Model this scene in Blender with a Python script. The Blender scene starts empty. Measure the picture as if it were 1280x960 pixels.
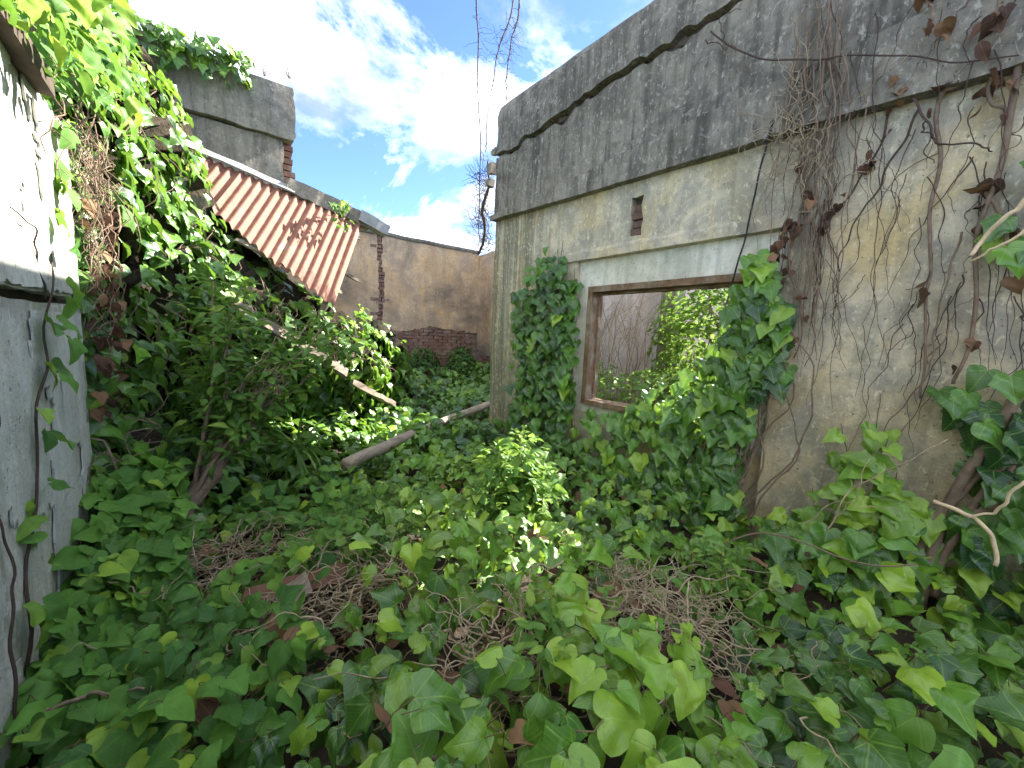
import bpy, math, random
import numpy as np
from mathutils import Matrix, Vector

rng = np.random.default_rng(7)
random.seed(7)
R = math.radians
scene = bpy.context.scene
COL = scene.collection

# ------------------------------------------------------------------ camera
CAMH = 1.55
FPX, YAW, PITCH, ROLL = 485.0, R(39), R(7), R(2.5)
Fv = np.array([math.sin(YAW)*math.cos(PITCH), math.cos(YAW)*math.cos(PITCH), -math.sin(PITCH)])
R0 = np.array([math.cos(YAW), -math.sin(YAW), 0.0])
U0 = np.cross(R0, Fv)
Rv = math.cos(ROLL)*R0 + math.sin(ROLL)*U0
Uv = -math.sin(ROLL)*R0 + math.cos(ROLL)*U0
CAM = np.array([0.0, 0.0, CAMH])
cd = bpy.data.cameras.new('camera')
cd.sensor_width = 36.0
cd.lens = 36.0*FPX/1280.0
cd.clip_start, cd.clip_end = 0.03, 3000.0
cam = bpy.data.objects.new('camera', cd)
COL.objects.link(cam)
M = Matrix(((Rv[0], Uv[0], -Fv[0], CAM[0]), (Rv[1], Uv[1], -Fv[1], CAM[1]), (Rv[2], Uv[2], -Fv[2], CAM[2]), (0, 0, 0, 1)))
cam.matrix_world = M
scene.camera = cam

# ------------------------------------------------------------------ sun and sky
SUN_EL, SUN_AZ = R(36.5), R(1)          # azimuth measured from +X towards +Y
sd = np.array([math.cos(SUN_EL)*math.cos(SUN_AZ), math.cos(SUN_EL)*math.sin(SUN_AZ), math.sin(SUN_EL)])
sl = bpy.data.lights.new('sun', 'SUN')
sl.energy, sl.angle, sl.color = 2.0, R(0.53), (1.0, 0.94, 0.84)
so = bpy.data.objects.new('sun', sl)
so.rotation_euler = Vector(sd).to_track_quat('Z', 'Y').to_euler()
so.location = (8, 1, 9)
COL.objects.link(so)

w = bpy.data.worlds.new('World')
scene.world = w
w.use_nodes = True
nt = w.node_tree
nt.nodes.clear()
def wn(t, **k):
    n = nt.nodes.new(t)
    for a, b in k.items():
        setattr(n, a, b)
    return n
sky = wn('ShaderNodeTexSky', sky_type='NISHITA', sun_disc=False)
sky.sun_elevation, sky.sun_rotation = SUN_EL, R(90) - SUN_AZ
sky.air_density, sky.dust_density, sky.ozone_density = 0.42, 0.05, 4.5
geo = wn('ShaderNodeNewGeometry')
neg = wn('ShaderNodeVectorMath', operation='SCALE'); neg.inputs['Scale'].default_value = -1.0
tc = wn('ShaderNodeTexCoord')
sep = wn('ShaderNodeSeparateXYZ')
nt.links.new(tc.outputs['Generated'], sep.inputs[0])
zz = wn('ShaderNodeMath', operation='MAXIMUM'); zz.inputs[1].default_value = 0.0
nt.links.new(sep.outputs['Z'], zz.inputs[0])
za = wn('ShaderNodeMath', operation='ADD'); za.inputs[1].default_value = 0.22
nt.links.new(zz.outputs[0], za.inputs[0])
dx = wn('ShaderNodeMath', operation='DIVIDE'); dy = wn('ShaderNodeMath', operation='DIVIDE')
nt.links.new(sep.outputs['X'], dx.inputs[0]); nt.links.new(za.outputs[0], dx.inputs[1])
nt.links.new(sep.outputs['Y'], dy.inputs[0]); nt.links.new(za.outputs[0], dy.inputs[1])
cmb = wn('ShaderNodeCombineXYZ')
nt.links.new(dx.outputs[0], cmb.inputs[0]); nt.links.new(dy.outputs[0], cmb.inputs[1])
CLOUD_OFF = (3.1, 0.4, 0.0)
mp = wn('ShaderNodeMapping'); mp.inputs['Location'].default_value = CLOUD_OFF
nt.links.new(cmb.outputs[0], mp.inputs['Vector'])
cn = wn('ShaderNodeTexNoise'); cn.inputs['Scale'].default_value = 1.15; cn.inputs['Detail'].default_value = 9; cn.inputs['Roughness'].default_value = 0.64; cn.inputs['Distortion'].default_value = 0.6
nt.links.new(mp.outputs[0], cn.inputs['Vector'])
cr = wn('ShaderNodeValToRGB')
cr.color_ramp.elements[0].position = 0.43; cr.color_ramp.elements[0].color = (0, 0, 0, 1)
cr.color_ramp.elements[1].position = 0.64; cr.color_ramp.elements[1].color = (1, 1, 1, 1)
nt.links.new(cn.outputs['Fac'], cr.inputs[0])
cn2 = wn('ShaderNodeTexNoise'); cn2.inputs['Scale'].default_value = 2.6; cn2.inputs['Detail'].default_value = 6
nt.links.new(mp.outputs[0], cn2.inputs['Vector'])
cs = wn('ShaderNodeValToRGB')
cs.color_ramp.elements[0].position = 0.36; cs.color_ramp.elements[0].color = (1.2, 1.4, 1.75, 1)
cs.color_ramp.elements[1].position = 0.62; cs.color_ramp.elements[1].color = (8.0, 8.0, 7.8, 1)
nt.links.new(cn2.outputs['Fac'], cs.inputs[0])
mx = wn('ShaderNodeMix', data_type='RGBA')
nt.links.new(cr.outputs[0], mx.inputs[0]); nt.links.new(sky.outputs[0], mx.inputs[6]); nt.links.new(cs.outputs[0], mx.inputs[7])
bg = wn('ShaderNodeBackground'); bg.inputs['Strength'].default_value = 0.05
nt.links.new(mx.outputs[2], bg.inputs['Color'])
wo = wn('ShaderNodeOutputWorld')
nt.links.new(bg.outputs[0], wo.inputs['Surface'])

vs = scene.view_settings
vs.view_transform, vs.look, vs.gamma, vs.use_curve_mapping = 'Standard', 'None', 1.0, False
vs.exposure = 3.7
scene.cycles.max_bounces = 5
scene.cycles.diffuse_bounces = 3
scene.cycles.glossy_bounces = 2
scene.cycles.transmission_bounces = 3
scene.cycles.use_adaptive_sampling = True
scene.cycles.adaptive_threshold = 0.03
scene.cycles.use_denoising = True

# ------------------------------------------------------------------ projection helpers (places measured in the photograph's own geometry)
def ray(x, y): return Fv + Rv*(x-640)/FPX - Uv*(y-480)/FPX
def onX(x, y, X): d = ray(x, y); return CAM + d*(X/d[0])
def onY(x, y, Y): d = ray(x, y); return CAM + d*(Y/d[1])
def onZ(x, y, Z): d = ray(x, y); return CAM + d*((Z-CAMH)/d[2])
def dep(x, y, t): return CAM + ray(x, y)*t
def project(P):
    v = np.asarray(P) - CAM
    d = v @ Fv
    dd = np.where(np.abs(d) < 1e-4, 1e-4, d)
    return 640+FPX*(v@Rv)/dd, 480-FPX*(v@Uv)/dd, d

# ------------------------------------------------------------------ noise
def _h(ix, iy, s):
    n = (ix*374761393 + iy*668265263 + s*1442695041) & 0xffffffff
    n = ((n ^ (n >> 13))*1274126177) & 0xffffffff
    return ((n ^ (n >> 16)) & 0xffff)/65535.0
def vn(x, y, s=0):
    x = np.asarray(x, float); y = np.asarray(y, float)
    ix = np.floor(x).astype(np.int64); iy = np.floor(y).astype(np.int64)
    fx = x-ix; fy = y-iy
    fx = fx*fx*(3-2*fx); fy = fy*fy*(3-2*fy)
    a = _h(ix, iy, s); b = _h(ix+1, iy, s); c = _h(ix, iy+1, s); d = _h(ix+1, iy+1, s)
    return (a*(1-fx)+b*fx)*(1-fy)+(c*(1-fx)+d*fx)*fy - 0.5
def fbm(x, y, s=0, o=4):
    t = 0; a = 1.0
    x = np.asarray(x, float); y = np.asarray(y, float)
    for i in range(o):
        t = t + a*vn(x*2**i, y*2**i, s+i*17); a *= 0.5
    return t

# ------------------------------------------------------------------ object helpers
def tag(o, label=None, cat=None, group=None, kind=None):
    if label: o['label'] = label
    if cat: o['category'] = cat
    if group: o['group'] = group
    if kind: o['kind'] = kind
    return o
def empty(name, loc, label, cat, group=None, kind=None):
    o = bpy.data.objects.new(name, None)
    o.location = tuple(float(c) for c in loc); o.empty_display_size = 0.1
    COL.objects.link(o)
    return tag(o, label, cat, group, kind)
def world_loc(o):
    v = Vector(o.location)
    while o.parent:
        o = o.parent; v = v + Vector(o.location)
    return v
def link(name, me, mat, parent=None):
    o = bpy.data.objects.new(name, me)
    COL.objects.link(o)
    if mat is not None and len(me.materials) == 0:
        me.materials.append(mat)
    if parent is not None:
        o.parent = parent
        o.location = -world_loc(parent)
    return o
def mesh_np(name, V, F, smooth=False, uv=None, tint=None, matidx=None):
    """V (n,3); F an (m,k) array or a list of such arrays"""
    me = bpy.data.meshes.new(name)
    Fs = [np.asarray(f, np.int32) for f in (F if isinstance(F, list) else [F]) if len(f)]
    me.vertices.add(len(V)); me.vertices.foreach_set('co', np.asarray(V, np.float32).ravel())
    loops = np.concatenate([f.ravel() for f in Fs])
    cnt = np.concatenate([np.full(len(f), f.shape[1], np.int32) for f in Fs])
    st = np.concatenate([[0], np.cumsum(cnt)[:-1]]).astype(np.int32)
    me.loops.add(len(loops)); me.loops.foreach_set('vertex_index', loops)
    me.polygons.add(len(cnt)); me.polygons.foreach_set('loop_start', st)
    me.polygons.foreach_set('use_smooth', np.full(len(cnt), bool(smooth)))
    if matidx is not None: me.polygons.foreach_set('material_index', np.asarray(matidx, np.int32))
    if uv is not None:
        l = me.uv_layers.new(name='UVMap'); l.data.foreach_set('uv', np.asarray(uv, np.float32)[loops].ravel())
    if tint is not None:
        c = np.ones((len(V), 4), np.float32); c[:, :3] = tint
        at = me.color_attributes.new('tint', 'FLOAT_COLOR', 'POINT'); at.data.foreach_set('color', c.ravel())
    me.update(calc_edges=True)
    me.validate()
    return me

class MB:
    """collects boxes, tubes and slabs into one mesh"""
    def __init__(s): s.V = []; s.T = []; s.Q = []; s.n = 0
    def add(s, V, Q=None, T=None):
        V = np.asarray(V, float)
        if Q is not None and len(Q): s.Q.append(np.asarray(Q)+s.n)
        if T is not None and len(T): s.T.append(np.asarray(T)+s.n)
        s.V.append(V); s.n += len(V)
    def hexa(s, P):      # 8 points: bottom 4 ccw, top 4 ccw
        s.add(P, [[0, 3, 2, 1], [4, 5, 6, 7], [0, 1, 5, 4], [1, 2, 6, 5], [2, 3, 7, 6], [3, 0, 4, 7]])
    def box(s, a, b, jit=0.0):
        x0, y0, z0 = a; x1, y1, z1 = b
        P = np.array([[x0, y0, z0], [x1, y0, z0], [x1, y1, z0], [x0, y1, z0], [x0, y0, z1], [x1, y0, z1], [x1, y1, z1], [x0, y1, z1]], float)
        if jit: P += rng.uniform(-jit, jit, P.shape)
        s.hexa(P)
    def beam(s, A, B, w_, h_, up=(0, 0, 1), n=8, jit=0.004, ragged=0.02):
        A = np.array(A, float); B = np.array(B, float)
        t = (B-A)/np.linalg.norm(B-A); u = np.array(up, float); sd_ = np.cross(t, u); sd_ /= np.linalg.norm(sd_); u = np.cross(sd_, t)
        rings = []
        for i in range(n+1):
            c = A+(B-A)*i/n
            rg = [c+sd_*a*w_/2+u*b*h_/2+rng.uniform(-jit, jit, 3) for a, b in ((-1, -1), (1, -1), (1, 1), (-1, 1))]
            if i in (0, n): rg = [q+t*rng.uniform(-ragged, ragged) for q in rg]
            rings += rg
        Q = []
        for i in range(n):
            for k in range(4): Q.append([i*4+k, i*4+(k+1) % 4, i*4+4+(k+1) % 4, i*4+4+k])
        Q += [[3, 2, 1, 0], [n*4, n*4+1, n*4+2, n*4+3]]
        s.add(rings, Q)
    def tube(s, pts, r0, r1=None, k=5, cap=True):
        pts = np.asarray(pts, float); n = len(pts)
        if r1 is None: r1 = r0
        r = np.linspace(r0, r1, n) if np.isscalar(r0) else np.asarray(r0)
        T = np.gradient(pts, axis=0); T /= np.linalg.norm(T, axis=1)[:, None]+1e-9
        ref = np.array([0.31, 0.83, 0.46]) if abs(T[0] @ np.array([.31, .83, .46])) < .9 else np.array([1., 0, 0])
        A = np.cross(T, ref); A /= np.linalg.norm(A, axis=1)[:, None]+1e-9
        B = np.cross(T, A)
        ang = np.arange(k)*2*math.pi/k
        ring = pts[:, None, :]+r[:, None, None]*(np.cos(ang)[None, :, None]*A[:, None, :]+np.sin(ang)[None, :, None]*B[:, None, :])
        i = np.arange(n-1)[:, None]*k; j = np.arange(k)[None, :]
        Q = np.stack([i+j, i+(j+1) % k, i+k+(j+1) % k, i+k+j], -1).reshape(-1, 4)
        V = ring.reshape(-1, 3)
        Tt = []
        if cap:
            V = np.vstack([V, pts[:1], pts[-1:]])
            Tt = [[n*k, (q+1) % k, q] for q in range(k)]+[[n*k+1, (n-1)*k+q, (n-1)*k+(q+1) % k] for q in range(k)]
        s.add(V, Q, Tt)
    def build(s, name, mat, parent=None, smooth=False):
        F = []
        if s.Q: F.append(np.vstack(s.Q))
        if s.T: F.append(np.vstack(s.T))
        return link(name, mesh_np(name, np.vstack(s.V), F, smooth), mat, parent)

def slab(P, mask, off, name, mat, parent=None, smooth=False):
    """front sheet P (nu,nw,3) where mask (nu-1,nw-1) is true, thickened by the vector off, closed round every edge"""
    nu, nw = P.shape[:2]
    idx = np.arange(nu*nw).reshape(nu, nw)
    N = nu*nw
    a = idx[:-1, :-1][mask]; b = idx[1:, :-1][mask]; c = idx[1:, 1:][mask]; d = idx[:-1, 1:][mask]
    Q = [np.stack([a, b, c, d], 1), np.stack([d, c, b, a], 1)+N]
    mp_ = np.pad(mask, 1); E = []
    for i, j in zip(*np.nonzero(mask)):
        if not mp_[i, j+1]: E.append((idx[i, j], idx[i, j+1]))
        if not mp_[i+2, j+1]: E.append((idx[i+1, j+1], idx[i+1, j]))
        if not mp_[i+1, j]: E.append((idx[i+1, j], idx[i, j]))
        if not mp_[i+1, j+2]: E.append((idx[i, j+1], idx[i+1, j+1]))
    V = np.vstack([P.reshape(-1, 3), P.reshape(-1, 3)+np.asarray(off, float)])
    V = np.vstack([V, V])                      # the rim has vertices of its own, so its edges stay crisp
    E = np.array(E); Q.append(np.stack([E[:, 0], E[:, 1], E[:, 1]+N, E[:, 0]+N], 1)+2*N)
    Q = np.vstack(Q)
    used = np.zeros(len(V), bool); used[Q.ravel()] = True
    re = np.cumsum(used)-1
    return link(name, mesh_np(name, V[used], re[Q], smooth), mat, parent)

# ------------------------------------------------------------------ materials
class NT:
    def __init__(s, name):
        s.m = bpy.data.materials.new(name); s.m.use_nodes = True
        s.t = s.m.node_tree; s.t.nodes.clear()
        s.out = s.t.nodes.new('ShaderNodeOutputMaterial')
        s.pos = s.t.nodes.new('ShaderNodeNewGeometry').outputs['Position']
    def L(s, a, b): s.t.links.new(a, b)
    def setin(s, sock, v):
        if isinstance(v, bpy.types.NodeSocket): s.L(v, sock)
        else: sock.default_value = v
    def mapv(s, scale, loc=(0, 0, 0), v=None):
        n = s.t.nodes.new('ShaderNodeMapping'); n.inputs['Scale'].default_value = scale; n.inputs['Location'].default_value = loc
        s.L(v or s.pos, n.inputs['Vector']); return n.outputs[0]
    def noise(s, scale, detail=6, rough=0.6, dist=0.0, v=None):
        n = s.t.nodes.new('ShaderNodeTexNoise')
        n.inputs['Scale'].default_value = scale; n.inputs['Detail'].default_value = detail; n.inputs['Roughness'].default_value = rough; n.inputs['Distortion'].default_value = dist
        s.L(v or s.pos, n.inputs['Vector']); return n.outputs['Fac']
    def voro(s, scale, feature='F1', v=None):
        n = s.t.nodes.new('ShaderNodeTexVoronoi'); n.feature = feature; n.inputs['Scale'].default_value = scale
        s.L(v or s.pos, n.inputs['Vector']); return n.outputs['Distance']
    def ramp(s, f, stops):
        n = s.t.nodes.new('ShaderNodeValToRGB'); e = n.color_ramp.elements
        while len(e) < len(stops): e.new(0.5)
        for q, (p, c) in zip(e, stops):
            q.position = p; q.color = (c, c, c, 1) if np.isscalar(c) else (*c, 1)
        s.L(f, n.inputs[0]); return n.outputs[0]
    def math(s, op, a, b=None, c=None, clamp=False):
        n = s.t.nodes.new('ShaderNodeMath'); n.operation = op; n.use_clamp = clamp
        s.setin(n.inputs[0], a)
        if b is not None: s.setin(n.inputs[1], b)
        if c is not None: s.setin(n.inputs[2], c)
        return n.outputs[0]
    def mix(s, f, a, b, mode='MIX'):
        n = s.t.nodes.new('ShaderNodeMix'); n.data_type = 'RGBA'; n.blend_type = mode
        s.setin(n.inputs[0], f)
        for i, v in ((6, a), (7, b)):
            if isinstance(v, bpy.types.NodeSocket): s.L(v, n.inputs[i])
            else: n.inputs[i].default_value = (*v, 1)
        return n.outputs[2]
    def sep(s, v=None):
        n = s.t.nodes.new('ShaderNodeSeparateXYZ'); s.L(v or s.pos, n.inputs[0]); return n.outputs
    def bump(s, h, strength=0.4, dist=0.02):
        n = s.t.nodes.new('ShaderNodeBump'); n.inputs['Strength'].default_value = strength; n.inputs['Distance'].default_value = dist
        s.L(h, n.inputs['Height']); return n.outputs[0]
    def bsdf(s, col, rough=0.85, normal=None, spec=0.3, metal=0.0):
        n = s.t.nodes.new('ShaderNodeBsdfPrincipled')
        if isinstance(col, bpy.types.NodeSocket): s.L(col, n.inputs['Base Color'])
        else: n.inputs['Base Color'].default_value = (*col, 1)
        s.setin(n.inputs['Roughness'], rough); n.inputs['Specular IOR Level'].default_value = spec; n.inputs['Metallic'].default_value = metal
        if normal is not None: s.L(normal, n.inputs['Normal'])
        return n.outputs[0]
    def done(s, sh): s.L(sh, s.out.inputs['Surface']); return s.m

def mat_plaster(name, cream, grey, yellow, dark, dark_amt=0.5, yellow_amt=0.5, streak_amt=0.5, fleck=0.5, fleckcol=(0.62, 0.6, 0.5), seed=0.0, far_streak=False):
    m = NT(name)
    p = m.mapv((1, 1, 1), (seed, seed*1.7, seed*0.3))
    big = m.noise(0.9, 5, 0.6, 0.5, p)
    mid = m.noise(3.2, 9, 0.68, 0.8, p)
    fin = m.noise(19, 8, 0.7, 0.3, p)
    grn = m.noise(90, 4, 0.6, 0, p)
    st = m.noise(1.0, 7, 0.62, 0.6, m.mapv((9, 9, 0.75), (seed, 0, 0)))
    st2 = m.noise(1.0, 5, 0.6, 0.3, m.mapv((30, 30, 1.6), (seed*2, 0, 0)))
    c = m.mix(m.ramp(mid, [(0.42, 0.0), (0.58, 1.0)]), cream, grey)
    c = m.mix(m.math('MULTIPLY', m.ramp(m.noise(1.5, 6, 0.65, 0.7, m.mapv((1, 1, .7), (seed+5, 2, 1))), [(0.46, 0.0), (0.66, 1.0)]), yellow_amt), c, yellow)
    c = m.mix(m.math('MULTIPLY', m.ramp(fin, [(0.5, 0.0), (0.68, 1.0)]), 0.55), c, tuple(0.62*g for g in grey))
    c = m.mix(m.math('MULTIPLY', m.ramp(st, [(0.47, 0.0), (0.64, 1.0)]), streak_amt), c, dark)
    c = m.mix(m.math('MULTIPLY', m.ramp(st2, [(0.56, 0.0), (0.72, 1.0)]), streak_amt*0.5), c, dark)
    c = m.mix(m.math('MULTIPLY', m.ramp(big, [(0.45, 0.0), (0.7, 1.0)]), dark_amt), c, dark)
    if far_streak:
        fz = m.math('MULTIPLY', m.ramp(m.math('ADD', m.math('MULTIPLY', m.sep()[1], 0.2), m.math('MULTIPLY', big, 0.12)), [(0.66, 0.0), (0.76, 1.0)]), m.ramp(m.noise(1.0, 6, 0.65, 0.5, m.mapv((14, 14, 0.35), (3, 0, 0))), [(0.42, 0.0), (0.56, 1.0)]))
        c = m.mix(m.math('MULTIPLY', fz, 0.8), c, (0.15, 0.145, 0.10))
    # thin worm-like lichen lines and chips of the undercoat
    wv = m.noise(6.5, 3, 0.5, 1.2, m.mapv((1, 1, 1), (seed+9, 3, 4)))
    ln = m.ramp(m.math('ABSOLUTE', m.math('SUBTRACT', wv, 0.5)), [(0.006, 0.8), (0.035, 0.0)])
    brk = m.ramp(m.noise(9, 4, 0.6, 0, m.mapv((1, 1, 1), (seed+2, 7, 4))), [(0.54, 0.0), (0.62, 1.0)])
    c = m.mix(m.math('MULTIPLY', m.math('MULTIPLY', ln, brk), fleck), c, fleckcol)
    fl = m.ramp(m.noise(34, 5, 0.65, 0.4, m.mapv((1, 1, .55), (seed, 1, 9))), [(0.57, 0.0), (0.66, 1.0)])
    c = m.mix(m.math('MULTIPLY', fl, fleck), c, fleckcol)
    pit = m.ramp(m.noise(52, 3, 0.5, 0, m.mapv((1, 1, 1), (seed, 4, 2))), [(0.27, 1.0), (0.34, 0.0)])
    c = m.mix(m.math('MULTIPLY', pit, 0.7), c, tuple(0.4*g for g in dark))
    c = m.mix(0.25, c, m.ramp(grn, [(0.3, 0.35), (0.7, 0.65)]), 'OVERLAY')
    h = m.math('ADD', m.math('MULTIPLY', mid, 0.9), m.math('ADD', m.math('MULTIPLY', fin, 0.5), m.math('MULTIPLY', grn, 0.12)))
    h = m.math('SUBTRACT', h, m.math('MULTIPLY', pit, 0.4))
    return m.done(m.bsdf(c, 0.92, m.bump(h, 0.55, 0.03), 0.2))

def mat_simple(name, c0, c1, scale=8, rough=0.85, bump=0.3, stretch=(1, 1, 1), dark=None, spec=0.3, dist=0.01):
    m = NT(name)
    v = m.mapv(stretch)
    n = m.noise(scale, 8, 0.65, 0.4, v)
    c = m.mix(m.ramp(n, [(0.35, 0.0), (0.65, 1.0)]), c0, c1)
    if dark is not None:
        c = m.mix(m.ramp(m.noise(scale*0.35, 6, 0.65, 0.5, v), [(0.5, 0.0), (0.66, 0.85)]), c, dark)
    c = m.mix(m.math('MULTIPLY', m.ramp(m.noise(scale*5, 5, 0.6, 0, v), [(0.5, 0), (0.7, 1)]), 0.4), c, tuple(0.5*q for q in c0))
    return m.done(m.bsdf(c, rough, m.bump(n, bump, dist), spec))

def mat_leaf(name, dark, mid, young, rough=0.38, vein=0.5, trans=0.28, veincol=None, spec=0.45):
    m = NT(name)
    uv = m.t.nodes.new('ShaderNodeUVMap'); uv.uv_map = 'UVMap'
    at = m.t.nodes.new('ShaderNodeAttribute'); at.attribute_name = 'tint'
    sx = m.sep(uv.outputs[0]); tx = m.sep(at.outputs['Vector'])
    x, y = sx[0], sx[1]
    c = m.mix(tx[0], dark, mid)
    c = m.mix(tx[1], c, young)
    ang = m.math('ARCTAN2', x, m.math('ADD', y, 0.03))
    rad = m.math('SQRT', m.math('ADD', m.math('MULTIPLY', x, x), m.math('MULTIPLY', y, y)))
    pp = m.math('PINGPONG', m.math('ABSOLUTE', ang), 0.42)      # radiating main veins 0.84 rad apart
    d = m.math('MULTIPLY', pp, rad)
    v1 = m.ramp(d, [(0.005, 1.0), (0.020, 0.0)])
    # fine side veins
    q = m.math('PINGPONG', m.math('ADD', m.math('MULTIPLY', y, 1.0), m.math('MULTIPLY', m.math('ABSOLUTE', x), -0.9)), 0.06)
    v2 = m.math('MULTIPLY', m.ramp(q, [(0.0, 1.0), (0.014, 0.0)]), 0.5)
    vv = m.math('MULTIPLY', m.math('MAXIMUM', v1, v2), vein)
    c = m.mix(vv, c, veincol or tuple(min(1, 0.55*a+0.5*b+0.03) for a, b in zip(mid, young)))
    n = m.noise(26, 4, 0.6)
    c = m.mix(0.3, c, m.ramp(n, [(0.25, 0.25), (0.75, 0.75)]), 'OVERLAY')
    # brown nibbled spots with shapes of their own
    sp = m.ramp(m.noise(60, 3, 0.5, 0.5), [(0.70, 0.0), (0.74, 1.0)])
    c = m.mix(m.math('MULTIPLY', sp, 0.5), c, (0.12, 0.075, 0.03))
    bmp = m.bump(m.math('SUBTRACT', m.math('MULTIPLY', n, 0.5), m.math('MULTIPLY', vv, 0.5)), 0.35, 0.006)
    pb = m.bsdf(c, m.math('ADD', rough, m.math('MULTIPLY', tx[2], 0.25)), bmp, spec)
    tr = m.t.nodes.new('ShaderNodeBsdfTranslucent')
    m.L(m.mix(0.35, c, young), tr.inputs['Color'])
    ms = m.t.nodes.new('ShaderNodeMixShader'); ms.inputs[0].default_value = trans
    m.L(pb, ms.inputs[1]); m.L(tr.outputs[0], ms.inputs[2])
    return m.done(ms.outputs[0])

MT = {}
MT['wall'] = mat_plaster('weathered_cream_plaster', (0.58, 0.51, 0.37), (0.36, 0.335, 0.265), (0.58, 0.43, 0.18), (0.14, 0.13, 0.095), 0.5, 0.7, 0.28, 0.8, (0.66, 0.6, 0.42), far_streak=True)
MT['parapet'] = mat_plaster('blackened_cement_render', (0.25, 0.228, 0.185), (0.135, 0.125, 0.102), (0.31, 0.275, 0.21), (0.05, 0.046, 0.038), 0.5, 0.5, 0.7, 0.62, (0.42, 0.40, 0.34), 4.0)
MT['surround'] = mat_plaster('flaking_white_surround', (0.74, 0.72, 0.63), (0.60, 0.59, 0.5), (0.50, 0.45, 0.26), (0.22, 0.22, 0.15), 0.2, 0.35, 0.35, 0.3, (0.7, 0.68, 0.6), 8.0)
MT['back'] = mat_plaster('stained_ochre_plaster', (0.62, 0.45, 0.28), (0.44, 0.33, 0.225), (0.62, 0.37, 0.15), (0.10, 0.09, 0.08), 0.85, 0.6, 0.2, 0.4, (0.55, 0.47, 0.36), 13.0)
MT['mauve'] = mat_plaster('grey_mauve_plaster', (0.78, 0.74, 0.73), (0.68, 0.64, 0.64), (0.52, 0.43, 0.34), (0.3, 0.285, 0.28), 0.3, 0.6, 0.4, 0.3, (0.6, 0.58, 0.56), 21.0)
MT['white'] = mat_plaster('flaking_whitewash', (0.56, 0.555, 0.50), (0.42, 0.42, 0.37), (0.60, 0.56, 0.44), (0.27, 0.27, 0.21), 0.42, 0.45, 0.6, 0.5, (0.8, 0.8, 0.76), 31.0)
MT['flake'] = mat_plaster('peeling_white_limewash', (0.62, 0.63, 0.58), (0.50, 0.52, 0.48), (0.52, 0.49, 0.38), (0.33, 0.33, 0.27), 0.25, 0.35, 0.45, 0.4, (0.7, 0.7, 0.67), 37.0)
MT['block'] = mat_plaster('grey_lichened_concrete', (0.30, 0.275, 0.23), (0.2, 0.185, 0.16), (0.34, 0.28, 0.2), (0.08, 0.075, 0.065), 0.5, 0.4, 0.5, 0.5, (0.45, 0.43, 0.37), 44.0)
m = NT('old_red_brick')
oi = m.t.nodes.new('ShaderNodeObjectInfo').outputs['Random']; n1 = m.noise(14, 8, .65, .4)
c = m.mix(oi, (0.27, 0.12, 0.085), (0.19, 0.10, 0.075)); c = m.mix(m.ramp(n1, [(.4, 0), (.62, .9)]), c, (0.16, 0.115, 0.09))
c = m.mix(m.math('MULTIPLY', m.ramp(m.noise(4, 6, .65, .5), [(.48, 0), (.62, 1)]), .6), c, (0.33, 0.27, 0.21))
MT['brick'] = m.done(m.bsdf(c, .92, m.bump(n1, .6, .01), .2))
MT['mortar'] = mat_simple('crumbling_mortar', (0.27, 0.22, 0.17), (0.18, 0.14, 0.11), 10, 0.95, 0.6, dark=(0.1, 0.08, 0.065))
MT['core'] = mat_simple('dark_masonry_core', (0.10, 0.075, 0.055), (0.055, 0.045, 0.036), 9, 0.95, 0.8)
MT['core2'] = mat_simple('dirty_broken_brick', (0.17, 0.10, 0.075), (0.11, 0.075, 0.055), 16, 0.95, 0.8, dark=(0.05, 0.04, 0.03))
MT['moss'] = mat_simple('mossy_ledge_render', (0.30, 0.30, 0.17), (0.22, 0.215, 0.13), 7, 0.95, 0.5, dark=(0.12, 0.13, 0.06))
MT['oldwood'] = mat_simple('weathered_brown_timber', (0.24, 0.155, 0.09), (0.12, 0.072, 0.042), 5, 0.9, 0.8, (7, 3, 3), dark=(0.30, 0.26, 0.20))
MT['greywood'] = mat_simple('greyed_timber', (0.30, 0.25, 0.20), (0.20, 0.16, 0.12), 6, 0.9, 0.5, (3, 8, 8), dark=(0.11, 0.085, 0.06))
MT['pole'] = mat_simple('bare_grey_brown_pole', (0.40, 0.33, 0.25), (0.30, 0.24, 0.175), 9, 0.85, 0.5, (1.5, 1.5, 5), dark=(0.18, 0.14, 0.1))
MT['board'] = mat_simple('reddish_brown_board', (0.17, 0.085, 0.055), (0.11, 0.06, 0.042), 6, 0.8, 0.4, (2, 9, 9))
MT['zinc'] = mat_simple('dull_zinc_flashing', (0.34, 0.35, 0.355), (0.24, 0.245, 0.25), 9, 0.5, 0.2, dark=(0.24, 0.21, 0.18), spec=0.5)
MT['cable'] = mat_simple('black_cable_rubber', (0.02, 0.02, 0.02), (0.012, 0.012, 0.012), 20, 0.5)
MT['soil'] = mat_simple('leaf_litter_soil', (0.06, 0.042, 0.027), (0.034, 0.025, 0.017), 16, 0.95, 0.9, dark=(0.03, 0.024, 0.016), dist=0.03)
MT['thatch'] = mat_simple('tangled_dead_vine_mass', (0.06, 0.045, 0.03), (0.035, 0.03, 0.018), 18, 0.95, 1.0, dark=(0.018, 0.018, 0.012), dist=0.04)
MT['vine'] = mat_simple('grey_brown_vine_bark', (0.24, 0.175, 0.125), (0.15, 0.105, 0.075), 24, 0.9, 0.5)
MT['vine_dark'] = mat_simple('dark_vine_bark', (0.085, 0.055, 0.045), (0.055, 0.038, 0.03), 24, 0.9, 0.4)
MT['dry'] = mat_simple('bleached_dry_vine', (0.43, 0.35, 0.235), (0.27, 0.205, 0.135), 22, 0.9, 0.3)
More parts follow.
